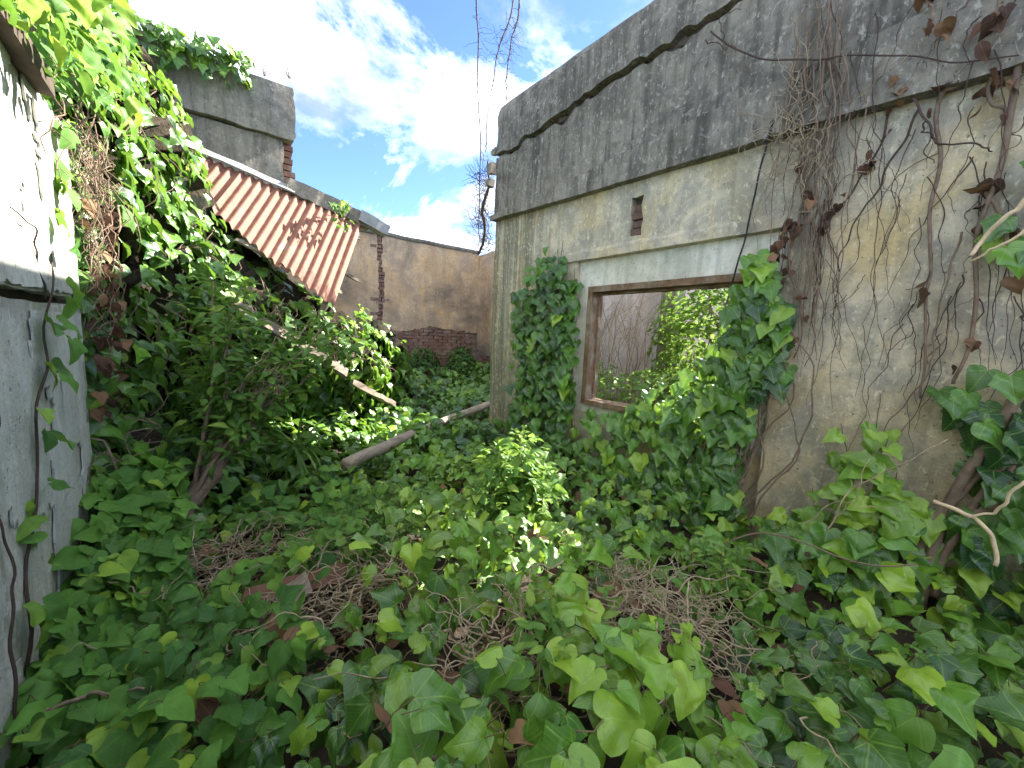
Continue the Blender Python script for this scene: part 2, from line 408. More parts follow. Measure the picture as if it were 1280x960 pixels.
MT['pale'] = mat_simple('peeled_pale_root', (0.62, 0.50, 0.33), (0.50, 0.38, 0.23), 20, 0.8, 0.3)
MT['stalk'] = mat_simple('green_brown_stalk', (0.14, 0.13, 0.05), (0.11, 0.075, 0.04), 20, 0.7, 0.2)
MT['ivy'] = mat_leaf('glossy_ivy_leaf', (0.020, 0.075, 0.024), (0.12, 0.29, 0.030), (0.30, 0.47, 0.04), 0.24, 0.6, 0.32, spec=0.7)
MT['soft'] = mat_leaf('matte_creeper_leaf', (0.045, 0.135, 0.030), (0.12, 0.28, 0.042), (0.30, 0.46, 0.05), 0.5, 0.22, 0.33, spec=0.3)
MT['lance'] = mat_leaf('bright_shrub_leaf', (0.075, 0.18, 0.035), (0.14, 0.28, 0.05), (0.30, 0.44, 0.075), 0.42, 0.3, 0.48, spec=0.35)
MT['bush'] = mat_leaf('small_bush_leaf', (0.04, 0.11, 0.025), (0.085, 0.19, 0.04), (0.2, 0.32, 0.06), 0.5, 0.1, 0.35, spec=0.3)
MT['deadleaf'] = mat_leaf('curled_dead_leaf', (0.055, 0.032, 0.024), (0.12, 0.062, 0.04), (0.24, 0.14, 0.075), 0.7, 0.3, 0.12, (0.25, 0.15, 0.08), spec=0.2)

# corrugated rust
m = NT('rust_red_corrugated_iron')
n1 = m.noise(2.2, 7, 0.65, 0.6); n2 = m.noise(1.0, 6, 0.6, 0.2, m.mapv((16, 16, 2.0))); n3 = m.noise(45, 5, 0.6)
c = m.mix(m.ramp(n1, [(0.36, 0), (0.64, 1)]), (0.23, 0.095, 0.072), (0.27, 0.125, 0.09))
c = m.mix(m.math('MULTIPLY', m.ramp(n2, [(0.48, 0), (0.66, 1)]), 0.7), c, (0.31, 0.19, 0.10))
c = m.mix(m.math('MULTIPLY', m.ramp(n3, [(0.55, 0), (0.7, 1)]), 0.6), c, (0.2, 0.085, 0.055))
c = m.mix(m.math('MULTIPLY', m.ramp(m.noise(5, 6, 0.7, 0.5, m.mapv((1, 1, 1), (7, 2, 2))), [(0.56, 0), (0.66, 1)]), 0.4), c, (0.40, 0.29, 0.23))
MT['rust'] = m.done(m.bsdf(c, 0.75, m.bump(n3, 0.25, 0.004), 0.3))

# ------------------------------------------------------------------ leaves
def leaf_shape(kind):
    H = {'ivy': [(0, 0), (.08, -.10), (.20, -.15), (.33, -.10), (.43, .0), (.41, .12), (.46, .25), (.53, .38), (.42, .44), (.31, .52), (.24, .64), (.13, .83), (0, 1.0)],
         'ivy3': [(0, 0), (.09, -.11), (.22, -.14), (.35, -.05), (.42, .08), (.48, .23), (.50, .33), (.40, .43), (.31, .54), (.22, .70), (.11, .87), (0, 1.0)],
         'heart': [(0, 0), (.10, -.11), (.24, -.13), (.37, -.05), (.45, .11), (.45, .28), (.38, .45), (.28, .62), (.16, .80), (.06, .93), (0, 1.0)],
         'soft': [(0, 0), (.15, -.05), (.33, .04), (.43, .22), (.31, .38), (.34, .54), (.22, .76), (.1, .93), (0, 1.0)],
         'lance': [(0, 0), (.06, .08), (.12, .22), (.155, .4), (.14, .58), (.09, .78), (0, 1.0)],
         'oval': [(0, 0), (.15, .12), (.25, .35), (.24, .58), (.13, .83), (0, 1.0)],
         'blade': [(0, 0), (.03, .2), (.035, .5), (.02, .8), (0, 1.0)]}[kind]
    return np.array(H, float)
def leaf_mesh(kind, fold=0.2, curl=0.25, wave=0.05, twist=0.0, seed=0, hi=False):
    r = np.random.default_rng(seed)
    H = leaf_shape(kind)
    if hi and kind != 'blade':
        n0 = len(H); E = np.vstack([2*H[0]-H[1], H, 2*H[-1]-H[-2]]); out = []
        tips = [i for i in range(1, n0-1) if H[i, 0] > H[i-1, 0]+.04 and H[i, 0] > H[i+1, 0]+.04]
        for i in range(n0-1):
            p0, p1, p2, p3 = E[i], E[i+1], E[i+2], E[i+3]
            for f in (0, 0.5):
                q = 0.5*(2*p1+(-p0+p2)*f+(2*p0-5*p1+4*p2-p3)*f*f+(-p0+3*p1-3*p2+p3)*f**3)
                li = p1*(1-f)+p2*f; out.append(0.6*q+0.4*li)
        H = np.vstack([out, H[-1:]])
    n = len(H)
    sp = np.linspace(0, 1, n)
    jl = 1+0.10*np.interp(np.linspace(0, 5, n), np.arange(6), r.uniform(-1, 1, 6)); jr = 1+0.10*np.interp(np.linspace(0, 5, n), np.arange(6), r.uniform(-1, 1, 6))
    cols = [np.stack([np.zeros(n), sp], 1)]
    rings = []
    for sgn, jj in ((1, jr), (-1, jl)):
        O = H*np.stack([sgn*jj, np.ones(n)], 1)
        lv = [(cols[0]*.55+O*.45), O] if hi else [O]
        rings.append(lv)
    P = [cols[0]]; base = n; ids = {}
    for a, lv in enumerate(rings):
        for b, ar in enumerate(lv):
            P.append(ar[1:-1]); ids[(a, b)] = base; base += n-2
    P = np.vstack(P); x, y = P[:, 0], P[:, 1]
    z = fold*np.abs(x)**1.15-curl*(y-0.15)**2-0.5*curl*np.maximum(0, np.abs(x)-.22)+wave*np.sin(y*8+x*9+seed)+twist*x*y+0.5*wave*np.sin(x*17+seed*2)*np.abs(x)*2
    if kind == 'blade': z = -curl*y**2*1.2
    V = np.stack([x, y, z], 1); T = []
    def vid(a, b, i):
        if b < 0: return i
        return 0 if i == 0 else (n-1 if i == n-1 else ids[(a, b)]+i-1)
    for a in (0, 1):
        for b in range(len(rings[a])):
            for i in range(n-1):
                q = [vid(a, b-1, i), vid(a, b, i), vid(a, b, i+1), vid(a, b-1, i+1)]
                for t in ((q[0], q[1], q[2]), (q[0], q[2], q[3])):
                    if len(set(t)) == 3: T.append(t if a == 0 else t[::-1])
    return V, np.array(T), np.stack([x, y], 1)
LIB = {}
def lib(kind, hi=False):
    if (kind, hi) not in LIB:
        LIB[(kind, hi)] = [leaf_mesh(kind, *p, seed=i+3, hi=hi) for i, p in enumerate([(0.36, 0.38, 0.035, 0.2), (0.16, 0.62, 0.05, -0.25), (0.55, 0.22, 0.035, 0.12), (-0.16, 0.46, 0.05, 0.3)])]
    return LIB[(kind, hi)]
class Leaves:
    """a set of leaves: position, frame, size, tint, kind"""
    def __init__(s): s.p = []; s.n = []; s.t = []; s.sz = []; s.tint = []; s.k = []
    def add(s, p, n, t, sz, tint, kinds):
        N = len(p)
        s.p.append(p); s.n.append(n); s.t.append(t); s.sz.append(np.broadcast_to(sz, (N,))); s.tint.append(tint)
        s.k += list(np.broadcast_to(np.array(kinds, dtype=object), (N,)))
    def pack(s):
        p = np.vstack(s.p); n = np.vstack(s.n); t = np.vstack(s.t); sz = np.concatenate(s.sz); ti = np.vstack(s.tint)
        n = n/(np.linalg.norm(n, axis=1)[:, None]+1e-9)
        t = t-(t*n).sum(1)[:, None]*n
        bad = np.linalg.norm(t, axis=1) < 1e-3
        t[bad] = np.cross(n[bad], [0.3, 0.5, 0.8])
        t /= np.linalg.norm(t, axis=1)[:, None]+1e-9
        return p, n, t, sz, ti, np.array(s.k, dtype=object)
def tints(N, dark=0.5, young=0.12, spread=0.35):
    a = np.clip(rng.normal(dark, spread, N), 0, 1)
    b = np.where(rng.random(N) < young, rng.uniform(.35, 1.0, N), rng.uniform(0, .16, N))
    return np.stack([a, b, rng.random(N)], 1)
def merged(p, n, t, sz, ti, k, var, hi=False):
    Vs, Ts, UVs, Cs = [], [], [], []; off = 0
    side = np.cross(t, n)
    for kind in sorted(set(k)):
        for vi, (V, T, uv) in enumerate(lib(kind, hi)):
            s = np.nonzero((k == kind) & (var == vi))[0]
            if not len(s): continue
            W = p[s][:, None, :]+sz[s][:, None, None]*(V[None, :, 0:1]*side[s][:, None, :]+V[None, :, 1:2]*t[s][:, None, :]+V[None, :, 2:3]*n[s][:, None, :])
            Vs.append(W.reshape(-1, 3)); nv = len(V)
            Ts.append((T[None]+off+np.arange(len(s))[:, None, None]*nv).reshape(-1, 3)); off += nv*len(s)
            UVs.append(np.tile(uv, (len(s), 1))); Cs.append(np.repeat(ti[s], nv, axis=0))
    return np.vstack(Vs), np.vstack(Ts), np.vstack(UVs), np.vstack(Cs)
LEAFMESH = {}
def leaf_data(kind, vi, ti, mat):
    """a shared single-leaf mesh for the nearest tint"""
    q = (round(float(ti[0])*3)/3, round(float(ti[1])*3)/3, round(float(ti[2]))*0.6+0.2)
    key = (kind, vi, q, mat.name)
    if key not in LEAFMESH:
        V, T, uv = lib(kind, True)[vi]
        me = mesh_np('leaf', V, T, True, uv, np.tile(q, (len(V), 1)))
        me.materials.append(mat)
        LEAFMESH[key] = me
    return LEAFMESH[key]
def plant_leaves(parent, L, mat, singles=300, foliage='foliage', petiole=None, minpx=9, hi=False):
    p, n, t, sz, ti, k = L.pack()
    N = len(p)
    var = rng.integers(0, 4, N)
    x, y, d = project(p)
    inside = (x > -40) & (x < 1320) & (y > -40) & (y < 1000) & (d > 0.2)
    view = (CAM-p)/np.linalg.norm(CAM-p, axis=1)[:, None]
    facing = np.abs((view*n).sum(1))
    score = np.where(inside, sz/np.maximum(d, .2)*FPX*(0.35+facing), 0)
    # prefer leaves nothing of the same plant stands in front of
    ordr = np.argsort(d); cell = {}; front = np.zeros(N)
    for i in ordr:
        c = (int(x[i]//7), int(y[i]//7))
        front[i] = cell.get(c, 0); cell[c] = front[i]+1
    score = score/(1+0.6*front)
    order = np.argsort(-score)
    pick = [i for i in order[:singles] if score[i] > minpx*0.35]
    rest = np.setdiff1d(np.arange(N), pick)
    side = np.cross(t, n); pl = np.array(world_loc(parent))
    for i in pick:
        o = bpy.data.objects.new('leaf', leaf_data(k[i], int(var[i]), ti[i], mat))
        COL.objects.link(o); o.parent = parent
        Rm = np.stack([side[i], t[i], n[i]], 1)*sz[i]
        mm = Matrix.Identity(4)
        for a in range(3):
            for b in range(3): mm[a][b] = Rm[a, b]
            mm[a][3] = p[i][a]-pl[a]
        o.matrix_local = mm
    if len(rest):
        V, T, uv, C = merged(p[rest], n[rest], t[rest], sz[rest], ti[rest], k[rest], var[rest], hi)
        o = link(foliage, mesh_np(foliage, V, T, True, uv, C), mat, parent)
        if len(rest) > 20: o['kind'] = 'stuff'
    if petiole is not None:
        mb = MB()
        near = np.nonzero(inside & (d < 3.6))[0]
        for i in near[:2600]:
            b = p[i]; e = b-t[i]*sz[i]*rng.uniform(.3, .7)-np.array([0, 0, 1])*sz[i]*rng.uniform(.2, .6)
            mid_ = (b+e)/2+rng.normal(0, .012, 3)+np.array([0, 0, .01])
            mb.tube([b+n[i]*0.002, mid_, e], 0.0018*sz[i]/.12, 0.0024*sz[i]/.12, 3, False)
        if mb.n: 
            o = mb.build('petioles', petiole, parent, True); o['kind'] = 'stuff'
    return pick

def inpoly(x, y, poly):
    poly = np.asarray(poly, float); c = np.zeros(len(x), bool)
    j = len(poly)-1
    for i in range(len(poly)):
        xi, yi = poly[i]; xj, yj = poly[j]
        c ^= ((yi > y) != (yj > y)) & (x < (xj-xi)*(y-yi)/(yj-yi+1e-12)+xi)
        j = i
    return c
def wob(pts, n=24, amp=0.02):
    """smooth polyline through points with a little wander"""
    pts = np.asarray(pts, float); m_ = len(pts)
    tt = np.linspace(0, m_-1, n); out = np.zeros((n, 3))
    P = np.vstack([2*pts[0]-pts[1], pts, 2*pts[-1]-pts[-2]])
    for a, u in enumerate(tt):
        i = min(int(u), m_-2); f = u-i
        p0, p1, p2, p3 = P[i], P[i+1], P[i+2], P[i+3]
        out[a] = 0.5*((2*p1)+(-p0+p2)*f+(2*p0-5*p1+4*p2-p3)*f*f+(-p0+3*p1-3*p2+p3)*f**3)
    ph = rng.uniform(0, 6.3, (3, 3)); fr = rng.uniform(2, 7, (3, 3))
    u = np.linspace(0, 1, n)
    for c_ in range(3):
        for q in range(3): out[:, c_] += amp/(1+q)*np.sin(u*fr[c_, q]*(q+1)*2.2+ph[c_, q])
    return out
#@@BODY
# ================================================================== THE SETTING
def gz(x, y):
    x = np.asarray(x, float); y = np.asarray(y, float)
    z = 0.10+0.22*fbm(x*0.9+3, y*0.9, 5, 3)
    z = z+0.16*np.exp(-((x-0.5)**2+(y-0.6)**2)/0.8)             # heap by the camera
    z = z+0.17*np.clip(y-4.6, 0, 3.0)                            # rubble towards the back
    z = z+0.12*np.exp(-((x-3)/0.5)**2)*np.clip((4.6-y), 0, 1)    # debris at the wall foot
    return np.where(np.hypot(x-1.5, y-3.5) > 14, 0.0, z)
def axis(a, b, fine0, fine1, st):
    return np.unique(np.concatenate([np.linspace(a, fine0, 10), np.arange(fine0, fine1, st), np.linspace(fine1, b, 10)]))
gx = axis(-400, 400, -3, 7, 0.12); gy = axis(-400, 400, -3, 9.5, 0.12)
GX, GY = np.meshgrid(gx, gy, indexing='ij')
GZ = gz(GX, GY)
idx = np.arange(GX.size).reshape(GX.shape)
Q = np.stack([idx[:-1, :-1], idx[1:, :-1], idx[1:, 1:], idx[:-1, 1:]], -1).reshape(-1, 4)
gr = link('ground', mesh_np('ground', np.stack([GX, GY, GZ], -1).reshape(-1, 3), Q, True), MT['soil'])
tag(gr, 'dark earth and leaf litter showing between the ivy', None, None, 'structure')

# ------------------------------------------------------------------ right-hand ruined wall (runs along Y at X = 3)
WX = 3.0
Y0, Y1 = -3.0, 4.17
wall = empty('ruined_wall', (3.2, 0.6, 0), 'tall weathered cream wall with a black-stained parapet and an empty window opening', 'wall')
def ledge_z(y): return 2.86+0.028*np.asarray(y)
def wall_x(y, z, amp=0.012, s=3): return amp*fbm(y*1.3, z*1.3, s, 4)+0.004*vn(y*14, z*14, s+5)
ys = np.unique(np.round(np.concatenate([np.arange(Y0, Y1, 0.06), [Y1, 0.93, 2.74]]), 3))
zs = np.unique(np.round(np.concatenate([np.arange(-0.3, 2.9, 0.06), [2.32, 0.25]]), 3))
YY, ZZ = np.meshgrid(ys, zs, indexing='ij')
top = ledge_z(YY)
Zw = np.where(ZZ > 2.4, 2.4+(ZZ-2.4)*(top-2.4)/(zs[-1]-2.4), ZZ)
yc = (ys[:-1]+ys[1:])/2; zc = (zs[:-1]+zs[1:])/2
YC, ZC = np.meshgrid(yc, zc, indexing='ij')
hole = (YC > 0.93) & (YC < 2.74) & (ZC > 0.25) & (ZC < 2.32)
slot = (np.abs(YC-2.10) < 0.075) & (np.abs(ZC-2.60) < 0.14)
mask = ~(hole | slot)
Yw = YY+np.where(YY > Y1-0.01, 0.03*fbm(ZZ*3, ZZ*0+2, 4), 0)
ns_ = np.exp(-((YY-2.1)**2+(ZZ-2.6)**2)/0.03); Yw = Yw+0.05*ns_*vn(YY*31, ZZ*31, 2); Zw = Zw+0.05*ns_*vn(YY*29, ZZ*29, 6)
Pf = np.stack([WX+wall_x(YY, ZZ), Yw, Zw], -1)
slab(Pf, mask, (0.07, 0, 0), 'plaster', MT['wall'], wall, True)
# masonry core behind the skin, round the opening
mb = MB()
for a, b in (((3.075, Y0, -0.3), (3.20, 1.12, 2.9)), ((3.075, 2.60, -0.3), (3.20, 4.12, 2.9)), ((3.075, 1.12, -0.3), (3.20, 2.60, 0.90)), ((3.075, 1.12, 2.07), (3.20, 2.60, 2.9))):
    mb.box(a, b)
mb.build('core', MT['core'], wall)
# recessed pale surround with the window hole
ys2 = np.unique(np.round(np.concatenate([np.arange(0.90, 2.76, 0.05), [1.12, 2.60, 2.77]]), 3)); zs2 = np.unique(np.round(np.concatenate([np.arange(0.22, 2.34, 0.05), [0.90, 2.07, 2.345]]), 3))
Y2, Z2 = np.meshgrid(ys2, zs2, indexing='ij')
c2y, c2z = np.meshgrid((ys2[1:]+ys2[:-1])/2, (zs2[1:]+zs2[:-1])/2, indexing='ij')
mk = ~((c2y > 1.12) & (c2y < 2.60) & (c2z > 0.90) & (c2z < 2.07))
up = c2z > 0.84
P2 = np.stack([WX+0.045+wall_x(Y2, Z2, 0.006, 8), Y2, Z2], -1)
sur = slab(P2, mk & up, (0.024, 0, 0), 'window_surround', MT['surround'], wall, True)
slab(P2+np.array([0.004, 0, 0]), mk & ~up, (0.02, 0, 0), 'apron_plaster', MT['wall'], wall, True)
# drip hood over the opening
yy = np.linspace(0.80, 2.90, 36); hx = np.zeros((36, 4, 3))
for i, y in enumerate(yy):
    j = 0.006*vn(y*9, 3.1, 2)
    hx[i] = [[WX+0.004, y, 2.43+2*j], [WX-0.018+j, y, 2.395+3*j], [WX-0.022+j, y, 2.325+j], [WX+0.03, y, 2.318]]
slab(hx, np.ones((35, 3), bool), (0.012, 0, 0), 'drip_hood', MT['wall'], wall, False)
# open slot in the plaster with broken brick inside
mb = MB()
for k in range(4): mb.box((3.02+0.012*(k % 2), 2.035, 2.475+k*0.066), (3.075, 2.16-0.02*(k % 2), 2.475+k*0.066+0.054), 0.006)
so_ = mb.build('exposed_masonry', MT['core2'], wall)
# window frame of old timber
wf = bpy.data.objects.new('window_frame', None); COL.objects.link(wf); wf.parent = wall; wf.location = Vector((3.08, 1.86, 0.9))-Vector(wall.location)
def wframe(name, A, B, ww, hh, up_=(0, 0, 1), mat='oldwood'):
    q = MB(); q.beam(A, B, ww, hh, up_, 14, 0.003, 0.004); return q.build(name, MT[mat], wf)
wframe('jamb', (3.10, 2.572, 0.905), (3.10, 2.572, 2.065), 0.055, 0.16, (1, 0, 0))
wframe('jamb', (3.10, 1.148, 0.905), (3.10, 1.148, 2.065), 0.055, 0.16, (1, 0, 0))
wframe('head', (3.10, 1.178, 2.038), (3.10, 2.542, 2.038), 0.16, 0.055)
wframe('sill', (3.09, 1.178, 0.93), (3.09, 2.542, 0.93), 0.19, 0.05)
wframe('stop_bead', (3.14, 2.534, 0.96), (3.14, 2.534, 2.008), 0.02, 0.05, (1, 0, 0))
wframe('stop_bead', (3.14, 1.186, 1.998), (3.14, 2.52, 1.998), 0.05, 0.02)
# black-stained parapet in three courses with an open crack between
def band(name, zlo, zhi, xf, mat, y0, y1, seed, dz=0.07, rag=0.0, topround=0.0):
    n = int((y1-y0)/0.025)+2; yv = np.linspace(y0, y1, n); nz = max(4, int(np.max(zhi(yv)-zlo(yv))/dz)+2)
    P = np.zeros((n, nz, 3))
    lo = zlo(yv)+rag*fbm(yv*3.1, yv*0+seed, seed, 5); hi = zhi(yv)+rag*fbm(yv*2.7, yv*0+seed+9, seed+3, 5)
    for j in range(nz):
        f = j/(nz-1); z = lo+(hi-lo)*f
        P[:, j, 0] = xf+wall_x(yv, z, 0.022, seed)+topround*np.maximum(0, (f-0.8)/0.2)**2
        P[:, j, 1] = yv+np.where(yv > y1-1e-6, 0.05*fbm(z*4, z*0+seed, seed+1, 4), 0)
        P[:, j, 2] = z
    return slab(P, np.ones((n-1, nz-1), bool), (3.24-xf, 0, 0), name, mat, wall, True)
def crack_c(y): return 3.985-0.062*y+0.06*vn(y*1.1, 0.3, 3)+0.07*vn(y*5, 0.7, 4)+0.05*vn(y*15, 0.7, 4)
line2 = lambda y: 3.285-0.058*y+0.0*y
def crack_half(y): return 0.026+0.06*np.clip(vn(np.asarray(y)*2.3, 1.7, 9)+0.12, 0, 1)+0.055*np.exp(-((np.asarray(y)-1.78)/0.06)**2)+0.045*np.exp(-((np.asarray(y)-3.03)/0.08)**2)
band('parapet_coping', lambda y: crack_c(y)+0.45*crack_half(y), lambda y: 4.30+0*y+0.012*vn(y*2, 0.1, 6), 2.935, MT['parapet'], Y0, 4.14, 11, 0.07, 0.012, 0.05)
band('parapet_course', lambda y: line2(y)+0.012, lambda y: crack_c(y)-1.0*crack_half(y), 2.965, MT['parapet'], Y0, 4.16, 23, 0.07, 0.012)
band('parapet_cornice', lambda y: ledge_z(y)+0.0*y, lambda y: line2(y)-0.004, 2.915, MT['parapet'], Y0, 4.18, 37, 0.06, 0.014)
mb = MB(); mb.box((3.06, Y0+0.02, 2.88), (3.22, 4.05, 4.2)); mb.build('parapet_core', MT['core'], wall)
mb = MB()
for i in range(60):
    y = rng.uniform(-0.5, 4.05); z = float(crack_c(y))+rng.uniform(-.03, .02)
    mb.box((3.0, y-.05, z-.025), (3.08, y+.05, z+.02), 0.012)
mb.build('crack_rubble', MT['core'], wall)
# broken stones left on the far end
q = MB()
for (px_, py_, s_) in ((616, 210, .09), (613, 228, .07), (620, 190, .05)):
    c_ = onY(px_, py_, 4.22); q.box(c_-[s_*.6, .03, s_*.7], c_+[s_*.7, .06, s_*.6], 0.02)
q.build('broken_stone', MT['block'], wall)

# ------------------------------------------------------------------ far boundary wall at Y = 8, brick showing at its foot
BY, BX0, BX1 = 8.0, -6.0, 5.30
bw = empty('boundary_wall', (2.5, 8.2, 0), 'far stained ochre plaster wall with red brick exposed along its foot', 'wall')
mb = MB(); mb.box((BX0, BY+0.055, -0.2), (BX1+0.3, BY+0.36, 3.44)); mb.build('core', MT['mortar'], bw)
xs = np.arange(1.0, BX1+0.001, 0.03); xs[-1] = BX1; xs[0] = BX0; zs = np.arange(0.0, 3.501, 0.03)
XX, ZZ = np.meshgrid(xs, zs, indexing='ij'); XC, ZC = np.meshgrid((xs[1:]+xs[:-1])/2, (zs[1:]+zs[:-1])/2, indexing='ij')
low = 1.66+0.2*fbm(XC*1.2, XC*0+4, 31, 4)
patch = (fbm(XC*1.7, ZC*1.7, 51, 4) > 0.9) & (ZC > 1.9) & (XC > 3.2)
chan = np.abs(XC-2.93-0.05*vn(ZC*3, 0, 6)) < 0.05+0.04*vn(ZC*6, 1, 7)
pm = (ZC > low) & ~patch & ~(chan & (ZC < 3.45))
P = np.stack([XX+np.where((XX > 1.1) & (XX < BX1-.05), 0.035*vn(XX*23, ZZ*23, 3), 0), BY+0.018*fbm(XX*1.5, ZZ*1.5, 6, 4), np.minimum(ZZ+0.035*vn(XX*23, ZZ*23, 5), 3.47+0.02*vn(XX*3, 0*XX, 8))], -1)
slab(P, pm, (0, 0.045, 0), 'plaster', MT['back'], bw, True)
n = 60; P = np.zeros((n, 3, 3)); xv = np.linspace(BX0, BX1, n)
for j, (yo, zo) in enumerate(((0.0, 3.44), (-0.035, 3.455), (-0.03, 3.52))):
    P[:, j] = np.stack([xv, BY+yo+0.01*vn(xv*3, xv*0+j, 3), zo+0.018*vn(xv*2.3, xv*0, 12)], -1)
slab(P, np.ones((n-1, 2), bool), (0, 0.38, 0), 'coping', MT['block'], bw, True)
brick_me = []
for v in range(4):
    q = MB(); q.box((-0.112, -0.03, -0.029), (0.112, 0.03, 0.029), 0.005)
    me = mesh_np('brick', np.vstack(q.V), [np.vstack(q.Q)]); me.materials.append(MT['brick']); brick_me.append(me)
def brick(parent, c, rz=0.0):
    o = bpy.data.objects.new('brick', brick_me[rng.integers(0, 4)]); COL.objects.link(o); o.parent = parent
    o.location = Vector([float(a) for a in c])-Vector(parent.location); o.rotation_euler = (0, 0, rz+rng.normal(0, .012)); o.scale = (rng.uniform(.94, 1.02), 1, rng.uniform(.92, 1.05))
def covered(x, z):
    i = int((x-1.0)/0.03); j = int(z/0.03)
    return 0 <= i < pm.shape[0] and 0 <= j < pm.shape[1] and pm[i, j]
nb = 0
for r_ in range(5, 46):
    z = 0.04+r_*0.074
    for c_ in range(0, 15):
        x = 2.0+c_*0.238+(0.119 if r_ % 2 else 0)
        if x > BX1-0.1: continue
        vis = [not covered(x+a, z) for a in (-.1, -.05, 0, .05, .1)]
        if any(vis) and nb < 300:
            brick(bw, (x, BY+0.04+rng.normal(0, .006), z)); nb += 1

# ------------------------------------------------------------------ side wall behind the room, X = 5.3
rw = empty('side_wall', (5.5, 4.0, 0), 'pale grey side wall seen through the window opening and beyond the parapet end', 'wall')
mb = MB(); mb.box((5.36, 5.2, -0.2), (5.62, BY+0.05, 3.38)); mb.box((5.36, 3.0, -0.2), (5.62, 5.2, 2.6)); mb.box((5.36, -1.0, -0.2), (5.62, 3.0, 0.95)); mb.build('core', MT['mortar'], rw)
def sidetop(y): return np.where(y > 5.2, 3.44, np.where(y > 3.0, 2.66, 1.0))+0.04*vn(y*4, y*0, 5)
for nm, ya, yb, mt in (('plaster', 5.2, BY-0.004, 'back'), ('room_plaster', -1.0, 5.2, 'mauve')):
    yv = np.linspace(ya, yb, int((yb-ya)/.06)); zv = np.linspace(0, 1, 50)
    P = np.zeros((len(yv), 50, 3))
    for j, f in enumerate(zv): P[:, j] = np.stack([5.30+0.015*fbm(yv*1.5, yv*0+f*4, 3), yv, f*sidetop(yv if nm == 'plaster' else np.minimum(yv, 5.19))], -1)
    mkk = np.ones((len(yv)-1, 49), bool)
    if nm == 'plaster':
        yc_, fc_ = np.meshgrid((yv[1:]+yv[:-1])/2, (zv[1:]+zv[:-1])/2, indexing='ij')
        mkk = fc_*3.44 > 1.12+0.35*fbm(yc_*2, yc_*0, 77)
    slab(P, mkk, (0.05, 0, 0), nm, MT[mt], rw, True)
for r_ in range(5, 19):
    for c_ in range(5):
        brick(rw, (5.335, 7.82-c_*0.238-(0.119 if r_ % 2 else 0), 0.04+r_*0.074), R(90))
rp = empty('room_pier', (5.1, 2.7, 0), 'grey rendered pier standing in the roofless room behind the window', 'pier')
yv = np.linspace(2.80, 3.0, 12); zv = np.linspace(0, 2.6, 40); Yp, Zp = np.meshgrid(yv, zv, indexing='ij')
slab(np.stack([5.02+0.012*fbm(Yp*2, Zp*2, 5), Yp, Zp], -1), np.ones((11, 39), bool), (0.27, 0, 0), 'render', MT['block'], rp, True)

nw_ = empty('neighbour_wall', (7.3, 1.6, 0), 'pale wall glimpsed through the sunlit bush in the window', 'wall')
yv = np.linspace(-1.5, 4.6, 70); zv = np.linspace(-.1, 2.9, 40); Yp, Zp = np.meshgrid(yv, zv, indexing='ij')
slab(np.stack([7.2+0.02*fbm(Yp*2, Zp*2, 5), Yp, Zp+0.05*vn(Yp*3, Zp*0, 4)*(Zp > 2.8)], -1), np.ones((69, 39), bool), (0.25, 0, 0), 'render', MT['mauve'], nw_, True)

# ------------------------------------------------------------------ concrete parapet block at the back left
cb = empty('broken_parapet', (-1, 5.6, 0), 'high grey concrete parapet stub with a broken brick end above the rusty roof', 'wall')
def strip_xz(name, x0, x1, z0, z1, yf, mat, parent, thick=0.34, seed=3, endj=0.05):
    xv = np.linspace(x0, x1, int((x1-x0)/.07)+2); zv = np.linspace(0, 1, max(4, int(np.max(np.atleast_1d(z1(xv)-z0(xv)))/.07)+2))
    P = np.zeros((len(xv), len(zv), 3))
    for j, f in enumerate(zv):
        z = z0(xv)+(z1(xv)-z0(xv))*f
        P[:, j] = np.stack([xv+np.where(xv > x1-1e-6, endj*fbm(z*5, z*0+seed, seed, 4), 0), yf+0.035*fbm(xv*2.5, z*2.5, seed, 5), z+0.03*vn(xv*6, z*6, seed)], -1)
    return slab(P, np.ones((len(xv)-1, len(zv)-1), bool), (0, thick, 0), name, mat, parent, True)
strip_xz('parapet_course', -4.5, 1.0, lambda x: 3.72+0.0*x, lambda x: 4.30+0.05*vn(x*1.5, x*0, 4), 5.47, MT['block'], cb, 0.36, 5, 0.08)
strip_xz('plaster', -4.5, 0.88, lambda x: 0*x, lambda x: 3.705+0*x, 5.53, MT['block'], cb, 0.05, 9)
mb = MB(); mb.box((-4.5, 5.585, 0), (0.80, 5.80, 3.70)); mb.build('core', MT['mortar'], cb)
for r_ in range(30, 51):
    for s_ in range(2):
        brick(cb, (0.83+0.04*(r_ % 2)+rng.uniform(-.03, .03), 5.62+s_*0.125, 0.04+r_*0.074), 0 if r_ % 2 else R(90)*0)

# ------------------------------------------------------------------ whitewashed wall at the left edge (X = -0.5)
ww = empty('whitewashed_wall', (-0.65, 2.2, 0), 'flaking white wall at the left edge with a dark open joint across it', 'wall')
def wpanel(name, y0, y1, z0, z1, x=-0.5, seed=1):
    yv = np.linspace(y0, y1, int((y1-y0)/.05)+2); zv = np.linspace(z0, z1, int((z1-z0)/.05)+2)
    Yp, Zp = np.meshgrid(yv, zv, indexing='ij')
    ej = np.where(Yp > y1-1e-6, 0.03*fbm(Zp*4, Zp*0, seed, 4), 0)
    zj = np.where((Zp < z0+1e-6) | (Zp > z1-1e-6), 0.012*fbm(Yp*6, Yp*0+seed, seed), 0)
    slab(np.stack([x+0.014*fbm(Yp*2, Zp*2, seed, 4), Yp+ej, Zp+zj], -1), np.ones((len(yv)-1, len(zv)-1), bool), (-0.22, 0, 0), name, MT['white'], ww, True)
wpanel('lower_panel', -2.0, 3.14, -0.2, 1.605, -0.5, 4)
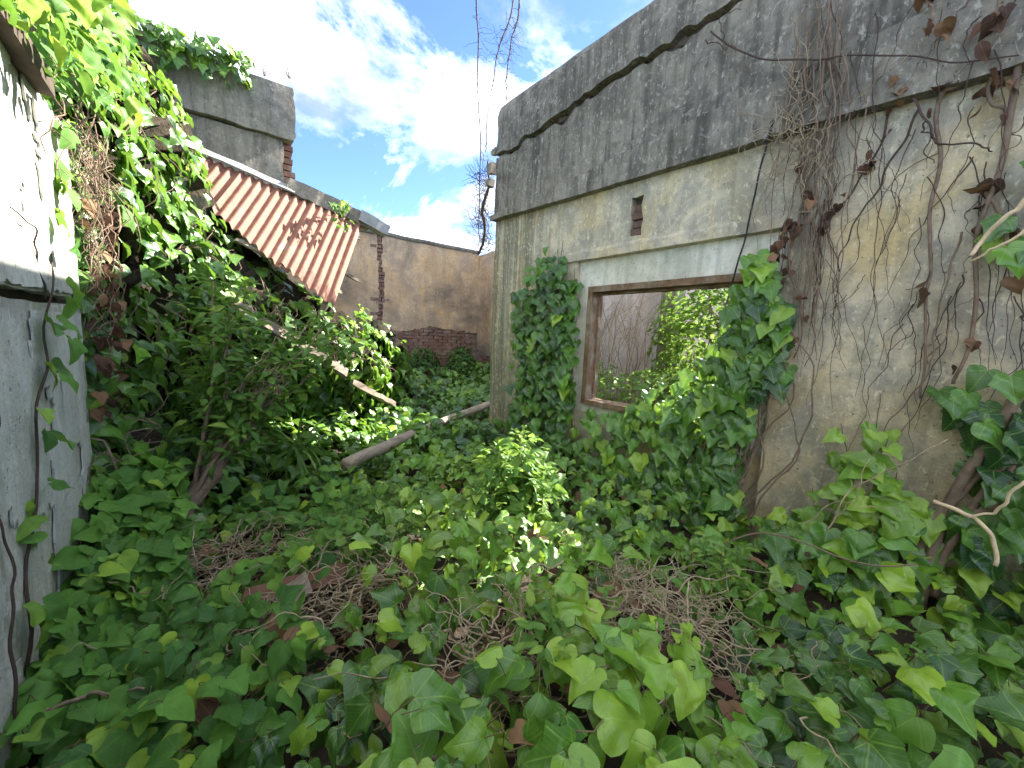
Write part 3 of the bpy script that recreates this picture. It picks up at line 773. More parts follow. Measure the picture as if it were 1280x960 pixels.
wpanel('upper_panel', -2.0, 3.10, 1.645, 2.5, -0.49, 6)
for z0_, z1_, xo, sd_ in ((-0.2, 1.595, -0.489, 3), (1.655, 2.48, -0.479, 7)):
    yv = np.arange(0.9, 3.08, 0.03); zv = np.arange(z0_, z1_, 0.03); Yp, Zp = np.meshgrid(yv, zv, indexing='ij'); yc_, zc_ = np.meshgrid(yv[:-1]+.015, zv[:-1]+.015, indexing='ij')
    mkk = fbm(yc_*3.2, zc_*1.7, sd_+40, 5) > -0.12
    slab(np.stack([xo+0.014*fbm(Yp*2, Zp*2, 4 if z0_ < 0 else 6, 4)+0.004*vn(Yp*15, Zp*15, 5), Yp+0.035*vn(Yp*25, Zp*25, 2), Zp+0.035*vn(Yp*25, Zp*25, 9)*(Zp < z1_-.06)], -1), mkk, (-0.007, 0, 0), 'paint_flake', MT['flake'], ww, True)
mb = MB(); mb.box((-0.70, -2.0, 1.58), (-0.56, 3.05, 1.67)); mb.build('joint_filler', MT['core'], ww)
mb = MB(); mb.beam((-0.46, -2.0, 2.48), (-0.46, 2.6, 2.50), 0.07, 0.07); mb.build('eave_board', MT['core'], ww)

# ------------------------------------------------------------------ collapsed lean-to roof of corrugated iron
A_ = onY(205, 172, 5.2); B_ = onY(452, 284, 5.2); C_ = onY(416, 386, 4.3); D_ = onY(215, 210, 4.35)
roof = empty('corrugated_roof', (0.8, 4.8, 2.4), 'tilted sheet roof of rust-red corrugated iron under grey flashing', 'roof')
def on_plane(px_, py_):
    nrm = np.cross(B_-A_, C_-B_); d = ray(px_, py_); return CAM+d*((A_-CAM)@nrm)/(d@nrm)
nrm = np.cross(B_-A_, C_-B_); nrm /= np.linalg.norm(nrm)
if nrm[2] < 0: nrm = -nrm
E_ = on_plane(238, 232)
u_ = (B_-A_); Lr = np.linalg.norm(u_); u_ = u_/Lr
g_ = (C_-B_)
# length of every corrugation line: ridge to the low edge E..C
def low_len(s):
    base = A_+u_*s; ed = C_-E_
    Mx = np.stack([g_, -ed], 1); sol = np.linalg.lstsq(Mx, E_-base, rcond=None)[0]
    return float(np.clip(sol[0], 0.08, 1.2))
PIT = 0.088
for k, (s0, s1, lift) in enumerate(((-0.25, 0.66, 0.0), (0.62, 1.32, 0.012), (1.28, Lr, 0.024))):
    ns = int((s1-s0)/PIT*8); sv = np.linspace(s0, s1, ns); nt_ = 8
    P = np.zeros((ns, nt_, 3))
    for i, s in enumerate(sv):
        l = low_len(s)+0.03*(k == 1)+0.008*math.sin(s*40)
        for j in range(nt_):
            f = l*j/(nt_-1)
            P[i, j] = A_+u_*s+g_*f+nrm*(0.017*math.cos(2*math.pi*s/PIT)+lift-0.02*math.sin(f*3)+0.01*vn(s*3, f*3, 4))
    slab(P, np.ones((ns-1, nt_-1), bool), nrm*-0.004, 'iron_sheet', MT['rust'], roof, True)
def ridge(s, up_=0.0, back=0.0): return A_+u_*s+np.array([0, back, up_])
# flashing and ridge pieces
mb = MB(); mb.beam(ridge(0.05, 0.035, -0.02), ridge(1.12, 0.055, -0.02), 0.09, 0.015, nrm, 8, 0.006); mb.build('zinc_flashing', MT['zinc'], roof)
mb = MB(); mb.beam(ridge(1.05, 0.10, 0.03), ridge(1.98, 0.10, 0.03), 0.13, 0.16, (0, 0, 1), 12, 0.012, 0.03); mb.build('ridge_masonry', MT['block'], roof)
mb = MB(); mb.beam(ridge(1.85, 0.12, 0.0), ridge(2.22, 0.085, 0.0), 0.17, 0.13, (0, 0, 1), 5, 0.005, 0.01); mb.build('ridge_cap', MT['zinc'], roof)
for s in (0.3, 1.25, 2.0):
    l = low_len(min(s, Lr-.03))*0.97
    mb = MB(); mb.beam(A_+u_*min(s, Lr-.08)-nrm*0.075, A_+u_*min(s, Lr-.08)+g_*l-nrm*0.075, 0.05, 0.075, nrm, 8, 0.004); mb.build('rafter', MT['greywood'], roof)
for fq in (0.12, 0.8):
    mb = MB(); mb.beam(A_+u_*0.9+g_*fq*0.8-nrm*0.038, A_+u_*(Lr+0.03)+g_*fq-nrm*0.038, 0.05, 0.022, nrm, 8, 0.003); mb.build('purlin', MT['greywood'], roof)
st = MB(); a_ = onY(433, 340, 4.75); st.beam(a_-[0.12, 0, -0.03], onY(449, 352, 4.8), 0.045, 0.03); tag(st.build('broken_batten', MT['greywood']), 'short pale batten end poking out beneath the rusty roof edge', 'batten')
# post under the roof
mb = MB(); b_ = onY(252, 400, 4.75); t_ = onY(245, 245, 4.8); mb.beam(b_-[0, 0, 1.4], t_, 0.11, 0.13, (1, 0, 0), 14, 0.008); tag(mb.build('roof_post', MT['block']), 'grey post standing in the dark under the corrugated roof', 'post')

# ------------------------------------------------------------------ fallen timbers
mb = MB(); mb.beam(onY(285, 378, 4.18), onY(432, 467, 4.30), 0.09, 0.075, (0.2, -1, .6), 14, 0.006, 0.04); tag(mb.build('fallen_rafter', MT['greywood']), 'long split timber lying diagonally down the ivy heap', 'timber')
mb = MB(); pts = wob([onY(431, 581, 3.25), onY(520, 541, 3.98), onY(618, 503, 4.75)], 16, 0.006)
mb.tube(pts, 0.055, 0.05, 14); tag(mb.build('wooden_pole', MT['pole'], None, True), 'bare round wooden pole lying on the ivy towards the wall', 'pole')
mb = MB(); mb.beam(onY(440, 478, 4.4), onY(492, 505, 4.9), 0.07, 0.06, (0, 0, 1), 8, 0.008, 0.04); tag(mb.build('rotten_timber', MT['greywood']), 'dark rotten timber below the end of the split rafter', 'timber')
mb = MB(); mb.beam(onZ(300, 752, 0.32), onZ(428, 716, 0.41), 0.10, 0.022, (0.1, -.5, 1), 8, 0.004, 0.03); tag(mb.build('loose_board', MT['board']), 'flat reddish brown board half buried among dry stems and ivy', 'board')
mb = MB(); mb.beam(onZ(345, 760, 0.34), onZ(385, 728, 0.42), 0.11, 0.02, (-0.3, -.5, 1), 4, 0.004, 0.02); tag(mb.build('wood_scrap', MT['greywood']), 'short broken slat lying against the reddish brown board', 'slat')

# ================================================================== PLANTS
UP = np.array([0, 0, 1.0])
def rdir(N): v = rng.normal(0, 1, (N, 3)); return v/np.linalg.norm(v, axis=1)[:, None]
IVYK = ['ivy', 'ivy', 'ivy3', 'ivy3', 'heart']
def rk(N, ks): return [ks[i] for i in rng.integers(0, len(ks), N)]

# ---- bare/dry patches where fewer leaves grow (centre x, y, radius)
BARE = [(1.50, 0.78, 0.36), (0.36, 1.72, 0.22), (0.12, 2.62, 0.30), (-0.28, 2.45, 0.22), (0.62, 1.75, 0.16), (0.80, 0.98, 0.14), (1.95, 0.95, .16), (0.2, 1.95, .2)]
def bare(x, y):
    b = np.zeros(len(x))
    for cx, cy, r_ in BARE: b = np.maximum(b, np.exp(-(((x-cx)**2+(y-cy)**2)/r_**2)**2))
    return b

# ---- mound of ivy on the left, a lofted surface
COLS = [[(60, 800, 2.15), (70, 700, 2.45), (88, 610, 2.85), (95, 560, 3.15), (98, 400, 3.3), (95, 250, 3.4), (80, 110, 3.4), (60, 55, 3.5), (40, 25, 4.0)],
        [(130, 720, 2.6), (125, 650, 2.9), (122, 570, 3.15), (120, 460, 3.25), (118, 330, 3.35), (112, 200, 3.5), (108, 120, 3.65), (105, 60, 3.9), (100, 40, 4.5)],
        [(195, 690, 2.8), (190, 620, 3.15), (185, 530, 3.4), (182, 430, 3.55), (178, 320, 3.7), (175, 220, 3.9), (172, 130, 4.1), (168, 75, 4.5), (165, 60, 5.2)],
        [(250, 670, 2.9), (250, 590, 3.4), (248, 510, 3.7), (245, 430, 3.9), (238, 350, 4.1), (228, 280, 4.3), (215, 200, 4.55), (205, 140, 4.8), (200, 110, 5.3)],
        [(310, 640, 3.2), (315, 580, 3.7), (315, 520, 4.0), (312, 450, 4.15), (305, 390, 4.25), (296, 345, 4.5), (285, 310, 4.8), (280, 290, 5.1), (276, 280, 5.4)],
        [(380, 600, 3.5), (378, 555, 4.1), (378, 515, 4.7), (375, 480, 4.55), (370, 440, 4.3), (362, 400, 4.35), (352, 370, 4.6), (346, 350, 4.9), (340, 340, 5.3)],
        [(440, 560, 4.0), (438, 530, 4.7), (436, 505, 5.1), (434, 482, 4.8), (432, 455, 4.4), (424, 428, 4.45), (414, 405, 4.65), (404, 392, 4.9), (400, 386, 5.4)],
        [(490, 540, 4.7), (490, 515, 5.2), (488, 495, 5.4), (486, 478, 5.1), (480, 460, 4.8), (470, 440, 4.9), (456, 424, 5.1), (446, 415, 5.4), (440, 410, 5.9)],
        [(530, 520, 5.3), (528, 510, 5.6), (525, 500, 5.8), (520, 490, 5.9), (514, 480, 6.0), (506, 470, 6.2), (498, 462, 6.5), (490, 458, 6.8), (485, 455, 7.2)]]
ctrl = np.array([[onY(*q) for q in c_] for c_ in COLS])
def cr1(P, n):      # catmull-rom along axis 0
    m_ = len(P); E = np.concatenate([[2*P[0]-P[1]], P, [2*P[-1]-P[-2]]]); out = []
    for u in np.linspace(0, m_-1, n):
        i = min(int(u), m_-2); f = u-i; p0, p1, p2, p3 = E[i], E[i+1], E[i+2], E[i+3]
        out.append(0.5*(2*p1+(-p0+p2)*f+(2*p0-5*p1+4*p2-p3)*f*f+(-p0+3*p1-3*p2+p3)*f**3))
    return np.array(out)
S = cr1(ctrl, 70); S = cr1(S.transpose(1, 0, 2), 70).transpose(1, 0, 2)
def normals(S):
    du = np.gradient(S, axis=0); dv = np.gradient(S, axis=1); n = np.cross(du, dv); n /= np.linalg.norm(n, axis=2)[..., None]+1e-9
    s = np.sign((n*(CAM-S)).sum(2)); return n*s[..., None], np.linalg.norm(np.cross(du, dv), axis=2)
Nn, Ar = normals(S)
iu, iv = np.meshgrid(np.arange(70), np.arange(70), indexing='ij')
S = S+Nn*(0.16*fbm(iu/9.0, iv/9.0, 3, 3)+0.09*vn(iu/2.6, iv/2.6, 8)-0.12)[..., None]
Nn, Ar = normals(S)
ivm = empty('ivy_mound', (0.3, 4.0, 0), 'steep heap of ivy smothering the collapsed roof beside the white wall', 'ivy')
idx = np.arange(4900).reshape(70, 70)
Q = np.stack([idx[:-1, :-1], idx[1:, :-1], idx[1:, 1:], idx[:-1, 1:]], -1).reshape(-1, 4)
o = link('tangled_stems', mesh_np('tangled_stems', (S-Nn*0.16).reshape(-1, 3), Q, True), MT['thatch'], ivm)
def on_surface(N, dens=None):
    wgt = Ar.copy()
    if dens is not None: wgt = wgt*dens
    wgt = wgt[:-1, :-1].ravel(); c_ = rng.choice(len(wgt), N, p=wgt/wgt.sum()); i = c_//69; j = c_ % 69; a = rng.random(N)[:, None]; b = rng.random(N)[:, None]
    P = S[i, j]*(1-a)*(1-b)+S[i+1, j]*a*(1-b)+S[i, j+1]*(1-a)*b+S[i+1, j+1]*a*b
    return P, Nn[i, j], i, j
L = Leaves(); N = 4000
P, n_, i_, j_ = on_surface(N)
offs = rng.uniform(-0.10, 0.18, N)+0.10*np.maximum(0, fbm(i_/5.0, j_/5.0, 91, 2))
nn = n_*0.8+UP*0.45+np.array([0.35, 0, 0.1])+rdir(N)*0.55
tt = -UP*0.9+n_*0.35+rdir(N)*0.55
clump = fbm(P[:, 0]*2.2+P[:, 2]*1.7, P[:, 1]*2.2, 71, 3)
ti = tints(N, 0.42, 0.07, 0.25); ti[:, 0] = np.clip(ti[:, 0]+0.7*clump, 0, 1); ti[:, 1] = np.clip(ti[:, 1]+0.5*np.maximum(0, clump-0.1), 0, 1)
L.add(P+n_*offs[:, None], nn, tt, rng.uniform(0.085, 0.155, N), ti, rk(N, IVYK))
plant_leaves(ivm, L, MT['ivy'], 300)
# trailing stems and dead leaves on the mound
mb = MB()
for q in range(90):
    i = rng.integers(2, 62); j = rng.integers(20, 66); pts = []
    for s_ in range(9):
        pts.append(S[int(np.clip(i+rng.normal(0, .8), 0, 69)), max(0, j-s_*2)]+Nn[i, max(0, j-s_*2)]*rng.uniform(0.02, .2))
    mb.tube(wob(pts, 22, 0.015), 0.006*rng.uniform(.5, 1.2), 0.002, 4, False)
o = mb.build('trailing_stem', MT['vine'], ivm, True); o['kind'] = 'stuff'
L = Leaves(); N = 130
P = []; 
for q in range(N):
    y = 3.12+rng.uniform(-.05, .3); P.append((-0.47+rng.uniform(0, .12), y, rng.uniform(1.0, 2.2)))
P = np.array(P)
L.add(P, rdir(N)+[0.5, -.4, 0], -UP+rdir(N)*.4, rng.uniform(.05, .09, N), tints(N, .5, .3), rk(N, ['heart', 'oval']))
da = empty('dead_leaf_strand', (-0.45, 3.2, 1.0), 'rust-brown dead leaves hanging where ivy meets the white wall', 'dead leaves')
plant_leaves(da, L, MT['deadleaf'], 60)

# leaves over the top of the white wall and its face creepers
ct = empty('wall_top_creeper', (-0.5, 2.4, 2.4), 'sunlit creeper spilling over the top of the white wall', 'creeper')
L = Leaves(); N = 1000
y = rng.uniform(0.6, 3.5, N); hz = np.abs(rng.normal(0, 1, N)); x = -0.62+rng.uniform(-.25, .42, N)
z = 2.50+0.22*np.clip((y-1.8), 0, 2)+rng.uniform(-.12, .42, N)*np.clip(y-1.2, .3, 1)
ok = (np.hypot(np.hypot(x, y), z-CAMH) > 1.6)
P = np.stack([x, y, z], 1)[ok]; N = len(P)
L.add(P, UP*.5+np.array([.7, -.3, 0])+rdir(N)*.7, -UP*.6+np.array([.4, -.1, 0])+rdir(N)*.7, rng.uniform(.05, .10, N), tints(N, .6, .35), rk(N, ['soft', 'ivy3', 'heart']))
plant_leaves(ct, L, MT['soft'], 150)
mb = MB()
for q in range(60):       # hanging matted stems
    y = 3.4-abs(rng.normal(0, .28)); z0 = rng.uniform(2.1, 2.75); ln = rng.uniform(.2, .9)*(1.0 if y > 2.7 else .55)
    x = -0.47+rng.uniform(0, .10)
    mb.tube(wob([(x, y, z0), (x+rng.normal(0, .03), y+rng.normal(0, .08), z0-ln*.5), (x+rng.normal(0, .02), y+rng.normal(0, .1), z0-ln)], 14, 0.025), 0.0035, 0.0018, 4, False)
o = mb.build('matted_stem', MT['vine'], ct, True); o['kind'] = 'stuff'
def wall_creeper(name, label, path, X, nleaf, size, mat, stem_mat, singles=60, kinds=('soft', 'ivy3'), r0=0.006, nrm_=(1, 0, 0)):
    pts3 = np.array([onX(px_, py_, X) for px_, py_ in path])
    t_ = empty(name, pts3[0], label, 'creeper')
    c_ = wob(pts3, 40, 0.012); m_ = MB(); m_.tube(c_, r0, r0*.4, 5); m_.build('stem', stem_mat, t_, True)
    if nleaf:
        k_ = rng.integers(0, 40, nleaf); nv = np.array(nrm_, float)
        P = c_[k_]+rdir(nleaf)*0.045+nv*0.03
        l_ = Leaves(); l_.add(P, nv+UP*.5+rdir(nleaf)*.5, -UP*.7+rdir(nleaf)*.8, size*rng.uniform(.7, 1.2, nleaf), tints(nleaf, .7, .35), rk(nleaf, list(kinds)))
        plant_leaves(t_, l_, mat, singles)
    return t_
wall_creeper('face_creeper', 'thin creeper with bright leaf tufts climbing the middle of the white wall', [(40, 830), (44, 700), (46, 600), (45, 500), (52, 420), (62, 330), (68, 240), (70, 150)], -0.475, 36, 0.10, MT['soft'], MT['vine_dark'])
wall_creeper('bare_creeper', 'bare dark stem rising up the lowest left part of the white wall', [(18, 930), (12, 790), (8, 690), (3, 600), (-6, 500)], -0.475, 0, 0.05, MT['soft'], MT['vine_dark'], r0=0.005)
wall_creeper('slanting_creeper', 'thin dark stem slanting up the sunlit upper white wall', [(60, 380), (48, 320), (30, 275), (5, 245), (-25, 220)], -0.47, 0, 0.05, MT['soft'], MT['vine_dark'], r0=0.004)

# ---- ground ivy
def ground_leaves(N, x0, x1, y0, y1, size, kinds, dark, young, keep, lift=(0.0, 0.32), lean=0.68):
    x = rng.uniform(x0, x1, N); y = rng.uniform(y0, y1, N)
    k_ = keep(x, y) & (rng.random(N) > bare(x, y)*0.97)
    x, y = x[k_], y[k_]; N = len(x)
    bumpy = 0.30*np.maximum(-0.3, fbm(x*2.0, y*2.0, 41, 3))
    z = gz(x, y)+rng.uniform(lift[0], lift[1], N)+bumpy
    P = np.stack([x, y, z], 1)
    ok = np.linalg.norm(P-CAM, axis=1) > 0.92
    P = P[ok]; N = len(P)
    toc = (CAM-P); toc[:, 2] = 0; toc /= np.linalg.norm(toc, axis=1)[:, None]+1e-6
    cl = fbm(P[:, 0]*1.8, P[:, 1]*1.8, 61, 3)
    n = UP*0.9+toc*0.38+rdir(N)*lean
    t = toc*0.45-UP*0.35+rdir(N)*0.9
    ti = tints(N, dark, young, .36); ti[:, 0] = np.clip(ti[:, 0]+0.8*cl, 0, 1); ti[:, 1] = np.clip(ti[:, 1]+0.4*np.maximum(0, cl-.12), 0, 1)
    ti[:, 1] = np.clip(ti[:, 1]+rng.random(N)*.55*np.exp(-((P[:, 0]-1.15)**2/.35+(P[:, 1]-2.0)**2/.3)), 0, 1)  # extra young tint paints in sunlight that the window's sun patch leaves short
    near = 1+0.12*np.exp(-((P[:, 0]-.9)**2+(P[:, 1]-.4)**2)/.55)
    return P, n, t, near*(size[0]+(size[1]-size[0])*rng.random(N)**1.3), ti, rk(N, kinds)
inroom = lambda x, y: ((x < 2.97) | (y > 4.25))
leftzone = lambda x, y: (y > 1.0+1.55*(x-0.02)) & (x < 0.95)
gi = empty('ground_ivy', (1.3, 1.2, 0), 'glossy ivy carpet with large lobed leaves filling the foreground below the window', 'ivy')
L = Leaves()
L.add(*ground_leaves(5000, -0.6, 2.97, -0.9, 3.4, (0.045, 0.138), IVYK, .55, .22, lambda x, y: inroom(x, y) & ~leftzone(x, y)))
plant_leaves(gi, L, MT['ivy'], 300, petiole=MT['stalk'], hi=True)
gl = empty('ground_creeper', (-0.1, 1.9, 0), 'matte soft-leaved creeper spreading at the foot of the white wall', 'creeper')
L = Leaves()
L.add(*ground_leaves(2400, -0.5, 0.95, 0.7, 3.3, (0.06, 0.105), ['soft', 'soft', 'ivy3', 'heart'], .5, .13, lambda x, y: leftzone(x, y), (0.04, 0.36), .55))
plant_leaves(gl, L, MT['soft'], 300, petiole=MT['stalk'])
wc = empty('wall_foot_creeper', (-0.4, 2.3, 0.2), 'leafy creeper bank hiding the lower far end of the white wall', 'creeper')
L = Leaves(); N = 900
y = rng.uniform(1.75, 3.15, N); x = -0.46+0.34*rng.random(N); top_ = 0.42+0.42*np.clip((y-2.0)/1.0, 0, 1)-0.5*(x+0.46)
P = np.stack([x, y, 0.15+(top_-0.15)*rng.random(N)**.6+0.12*fbm(x*3, y*3, 15)], 1)
L.add(P, np.array([.45, -.35, .75])+rdir(N)*.55, np.array([.2, -.3, -.5])+rdir(N)*.7, rng.uniform(.06, .125, N), tints(N, .5, .12), rk(N, ['soft', 'ivy3', 'ivy', 'heart']))
plant_leaves(wc, L, MT['soft'], 160)
gb = empty('courtyard_ivy', (2.2, 5.0, 0), 'darker ivy carpet covering the courtyard floor around the fallen pole', 'ivy')
L = Leaves()
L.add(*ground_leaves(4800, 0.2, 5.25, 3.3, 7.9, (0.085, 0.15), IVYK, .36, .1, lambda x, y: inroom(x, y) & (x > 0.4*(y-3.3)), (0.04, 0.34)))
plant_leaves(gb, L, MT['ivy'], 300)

gd = empty('leaf_litter', (1, 1.4, 0), 'scattered brown dead leaves lying among the ground ivy', 'dead leaves', None, 'stuff')
L = Leaves(); N = 220; x = rng.uniform(-.4, 2.9, N); y = rng.uniform(.1, 3.4, N)
L.add(np.stack([x, y, gz(x, y)+rng.uniform(.05, .26, N)], 1), UP+rdir(N)*.7, rdir(N), rng.uniform(.05, .11, N), tints(N, .6, .4), rk(N, ['heart', 'oval', 'ivy3']))
plant_leaves(gd, L, MT['deadleaf'], 0)
# ---- ivy on the right wall
def wall_leaves(poly, N, depth, size, dark, young, tip=(0, 0, -1), kinds=IVYK, X=2.985, hang=0.35):
    poly = np.asarray(poly, float); lo = poly.min(0); hi = poly.max(0)
    x = rng.uniform(lo[0], hi[0], N*4); y = rng.uniform(lo[1], hi[1], N*4)
    k_ = inpoly(x+rng.normal(0, 5, N*4), y+rng.normal(0, 5, N*4), poly); x, y = x[k_][:N], y[k_][:N]
    N = len(x)
    P = np.array([onX(a, b, X) for a, b in zip(x, y)])
    dd = rng.uniform(0.0, 1.0, N)*depth(P) if callable(depth) else rng.uniform(0, depth, N)
    P = P-np.array([1, 0, 0])*dd[:, None]
    n = np.array([-0.85, -0.25, 0.55])+rdir(N)*hang
    t = np.array(tip, float)+rdir(N)*0.45
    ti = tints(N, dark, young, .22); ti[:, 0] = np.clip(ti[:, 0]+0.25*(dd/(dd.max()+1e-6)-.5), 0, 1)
    return P, n, t, rng.uniform(size[0], size[1], N), ti, rk(N, kinds)
wi = empty('window_ivy', (2.9, 1.4, 0), 'thick dark ivy climbing over the window sill and up its near side', 'ivy')
L = Leaves()
poly = [(945, 355), (960, 350), (985, 400), (975, 465), (940, 500), (932, 560), (922, 620), (920, 690), (800, 720), (735, 650), (730, 620), (742, 575), (785, 578), (820, 555), (855, 515), (888, 455), (918, 410)]
L.add(*wall_leaves(poly, 700, 0.15, (0.09, 0.17), .3, .12, X=2.94))
L.add(*wall_leaves([(735, 510), (790, 515), (800, 560), (770, 640), (728, 640)], 60, 0.15, (0.08, 0.15), .5, .25, X=2.93))
L.add(*wall_leaves([(935, 330), (950, 310), (990, 395), (975, 470), (940, 440)], 36, 0.14, (0.10, 0.15), .75, .5, X=2.93))
L.add(*wall_leaves([(785, 505), (860, 470), (880, 500), (830, 560), (790, 560)], 70, 0.12, (0.08, 0.14), .5, .25, X=2.98))
plant_leaves(wi, L, MT['ivy'], 300, hi=True)
mb = MB()
for q in range(26):
    a = (rng.uniform(760, 930), rng.uniform(640, 700)); b = (rng.uniform(870, 980), rng.uniform(330, 460))
    mb.tube(wob([onX(*a, 2.9), onX((a[0]+b[0])/2+rng.normal(20, 20), (a[1]+b[1])/2, 2.88), onX(*b, 2.95)], 26, 0.03), 0.007, 0.003, 5, False)
mb.build('climbing_stem', MT['vine'], wi, True)
ci = empty('column_ivy', (2.95, 3.0, 0), 'narrow column of dark ivy on the wall between its far end and the window', 'ivy')
L = Leaves()
poly = [(700, 300), (706, 330), (712, 370), (716, 430), (718, 500), (720, 600), (660, 605), (655, 545), (648, 480), (652, 420), (660, 365), (680, 335)]
L.add(*wall_leaves(poly, 520, 0.16, (0.075, 0.15), .26, .06, X=2.96))
L.add(*wall_leaves([(712, 350), (722, 350), (724, 560), (716, 560)], 46, 0.10, (0.09, 0.14), .4, .12))
plant_leaves(ci, L, MT['ivy'], 300)
mb = MB()
for a, b in (((690, 600), (702, 300)), ((675, 600), (682, 340)), ((717, 600), (716, 335)), ((705, 590), (697, 312))):
    mb.tube(wob([onX(*a, 2.98), onX((a[0]+b[0])/2, (a[1]+b[1])/2, 2.97), onX(*b, 2.975)], 24, 0.015), 0.007, 0.003, 5, False)
mb.build('climbing_stem', MT['vine_dark'], ci, True)
# upright young ivy shoots at the foot of the wall
yi = empty('young_ivy', (2.75, 0.55, 0.2), 'upright young ivy shoots with pale leaves against the bare wall foot', 'ivy')
L = Leaves(); mb = MB()
for (px_, py_, qx, qy) in ((1075, 700, 1098, 495), (1060, 720, 1052, 530), (1040, 720, 1010, 610), (1100, 720, 1125, 590), (1085, 700, 1108, 540), (1010, 720, 990, 640)):
    c_ = wob([onX(px_, py_, 2.72), onX((px_+qx)/2+4, (py_+qy)/2, 2.80), onX(qx, qy, 2.92)], 20, 0.01); mb.tube(c_, 0.005, 0.002, 5, False)
    N = 17; k_ = rng.integers(2, 20, N)
    ti = tints(N, .7, .35); ti[:, 1] = np.clip(ti[:, 1]+0.35*(k_/20.0), 0, 1)
    L.add(c_[k_]+rdir(N)*.05+[-.04, 0, 0], np.array([-.8, -.2, .6])+rdir(N)*.4, -UP*.8+rdir(N)*.7, rng.uniform(.10, .165, N)*(1-.35*k_/20.0), ti, rk(N, IVYK))
L.add(*wall_leaves([(985, 640), (1110, 640), (1150, 740), (975, 730)], 70, 0.4, (0.11, 0.18), .35, .12))
plant_leaves(yi, L, MT['ivy'], 200); mb.build('shoot', MT['stalk'], yi, True)
ri = empty('vine_ivy', (2.75, -0.1, 0.4), 'bluish ivy leaves scattered round the thick twisted vine trunk', 'ivy')
L = Leaves()
L.add(*wall_leaves([(1160, 490), (1300, 440), (1330, 640), (1240, 650), (1190, 560)], 40, 0.25, (0.10, 0.17), .2, .06))
L.add(*wall_leaves([(1120, 640), (1330, 560), (1340, 800), (1130, 770)], 60, 0.2, (0.10, 0.17), .3, .12))
L.add(*wall_leaves([(1250, 190), (1330, 160), (1330, 340), (1255, 330)], 10, 0.2, (0.10, 0.15), .25, .1))
plant_leaves(ri, L, MT['ivy'], 160)

# ---- vines on the right wall
def vine(name, label, paths, r0, mat, X=2.965, amp=0.012, n=34, dead=0, size=0.07, taper=.5, part='stem', cat='vine'):
    first = onX(*paths[0][0], X); t_ = empty(name, first, label, cat)
    allp = []
    for k_, pth in enumerate(paths):
        c_ = wob([onX(a, b, X-(0.02*(i % 2))) for i, (a, b) in enumerate(pth)], n, amp); allp.append(c_)
        m_ = MB(); m_.tube(c_, r0*(1 if k_ == 0 else .7), r0*taper*(1 if k_ == 0 else .6), 7); m_.build(part, mat, t_, True)
    if dead:
        c_ = np.vstack(allp); k_ = rng.integers(0, len(c_), dead)
        l_ = Leaves(); l_.add(c_[k_]+rdir(dead)*.03+[-.03, 0, 0], np.array([-.6, -.4, .1])+rdir(dead)*.9, -UP+rdir(dead)*.5, size*rng.uniform(.6, 1.35, dead), tints(dead, .5, .3), rk(dead, ['heart', 'oval', 'ivy3']))
        plant_leaves(t_, l_, MT['deadleaf'], dead)
    return t_
vine('thick_vine', 'thick twisted brown vine trunk rising along the wall foot at the right edge', [[(1150, 760), (1156, 710), (1175, 655), (1205, 605), (1240, 545), (1275, 480), (1310, 420)], [(1165, 745), (1180, 690), (1222, 632), (1262, 560), (1300, 500)], [(1152, 730), (1150, 690), (1170, 640), (1200, 622), (1235, 585)], [(1190, 650), (1230, 640), (1262, 600), (1285, 540)]], 0.028, MT['vine'], 2.86, 0.008, 40, 0, taper=.75, part='stem')
vine('dangling_vine', 'long grey vine stem running down the wall with few dead leaves', [[(1203, -25), (1190, 86), (1177, 130), (1175, 176), (1164, 240), (1160, 290), (1168, 335), (1160, 371), (1149, 465), (1152, 500)], [(1180, 120), (1215, 95), (1240, 60)]], 0.011, MT['vine'], dead=4)
vine('dead_leaf_vine', 'brown vine hung with curled dead leaves nearest the right edge', [[(1276, -20), (1272, 75), (1254, 187), (1240, 240), (1227, 300), (1216, 364), (1201, 450), (1198, 480)], [(1262, 150), (1235, 110), (1225, 60)], [(1240, 240), (1262, 300), (1275, 360)]], 0.014, MT['vine'], dead=24, size=0.075)
vine('leafy_dead_strand', 'slanting strand threaded with small rust-brown dead leaves', [[(1140, 60), (1134, 95), (1118, 130), (1100, 176), (1080, 212), (1059, 244), (1040, 275), (1030, 292)]], 0.007, MT['vine_dark'], dead=30, size=0.05)
vine('upper_dead_tuft', 'tuft of tan dead leaves high on the blackened parapet', [[(1160, -20), (1165, 20), (1172, 45)], [(1240, -20), (1245, 20), (1236, 40)]], 0.007, MT['vine'], X=2.88, dead=16, size=0.075)
vine('bundle_dead_leaves', 'dark dead leaves clinging beside the upper corner of the window', [[(1000, 205), (1012, 240), (995, 285), (985, 330), (1002, 380), (992, 450)], [(1000, 280), (975, 300), (962, 330)]], 0.009, MT['vine'], dead=34, size=0.065)
vine('slanting_vine', 'dark bare vine slanting across the pale plaster right of the window', [[(1145, 140), (1120, 190), (1100, 235), (1075, 265), (1060, 300), (1050, 340)], [(1030, 250), (1023, 330), (1018, 400), (1010, 460)]], 0.006, MT['vine_dark'])
vine('arching_vine', 'thin dark vine arching under the parapet ledge', [[(1145, 125), (1158, 160), (1180, 178), (1215, 184), (1250, 182)], [(1155, 150), (1165, 205)]], 0.006, MT['vine_dark'], X=2.93)
vine('parapet_vine', 'thin bare vine trailing sideways along the stained parapet', [[(892, 35), (915, 60), (950, 75), (1010, 76), (1060, 68), (1130, 72), (1190, 80), (1270, 65)], [(880, 50), (920, 64)], [(905, 55), (900, 25), (925, 8)]], 0.006, MT['vine_dark'], X=2.88)
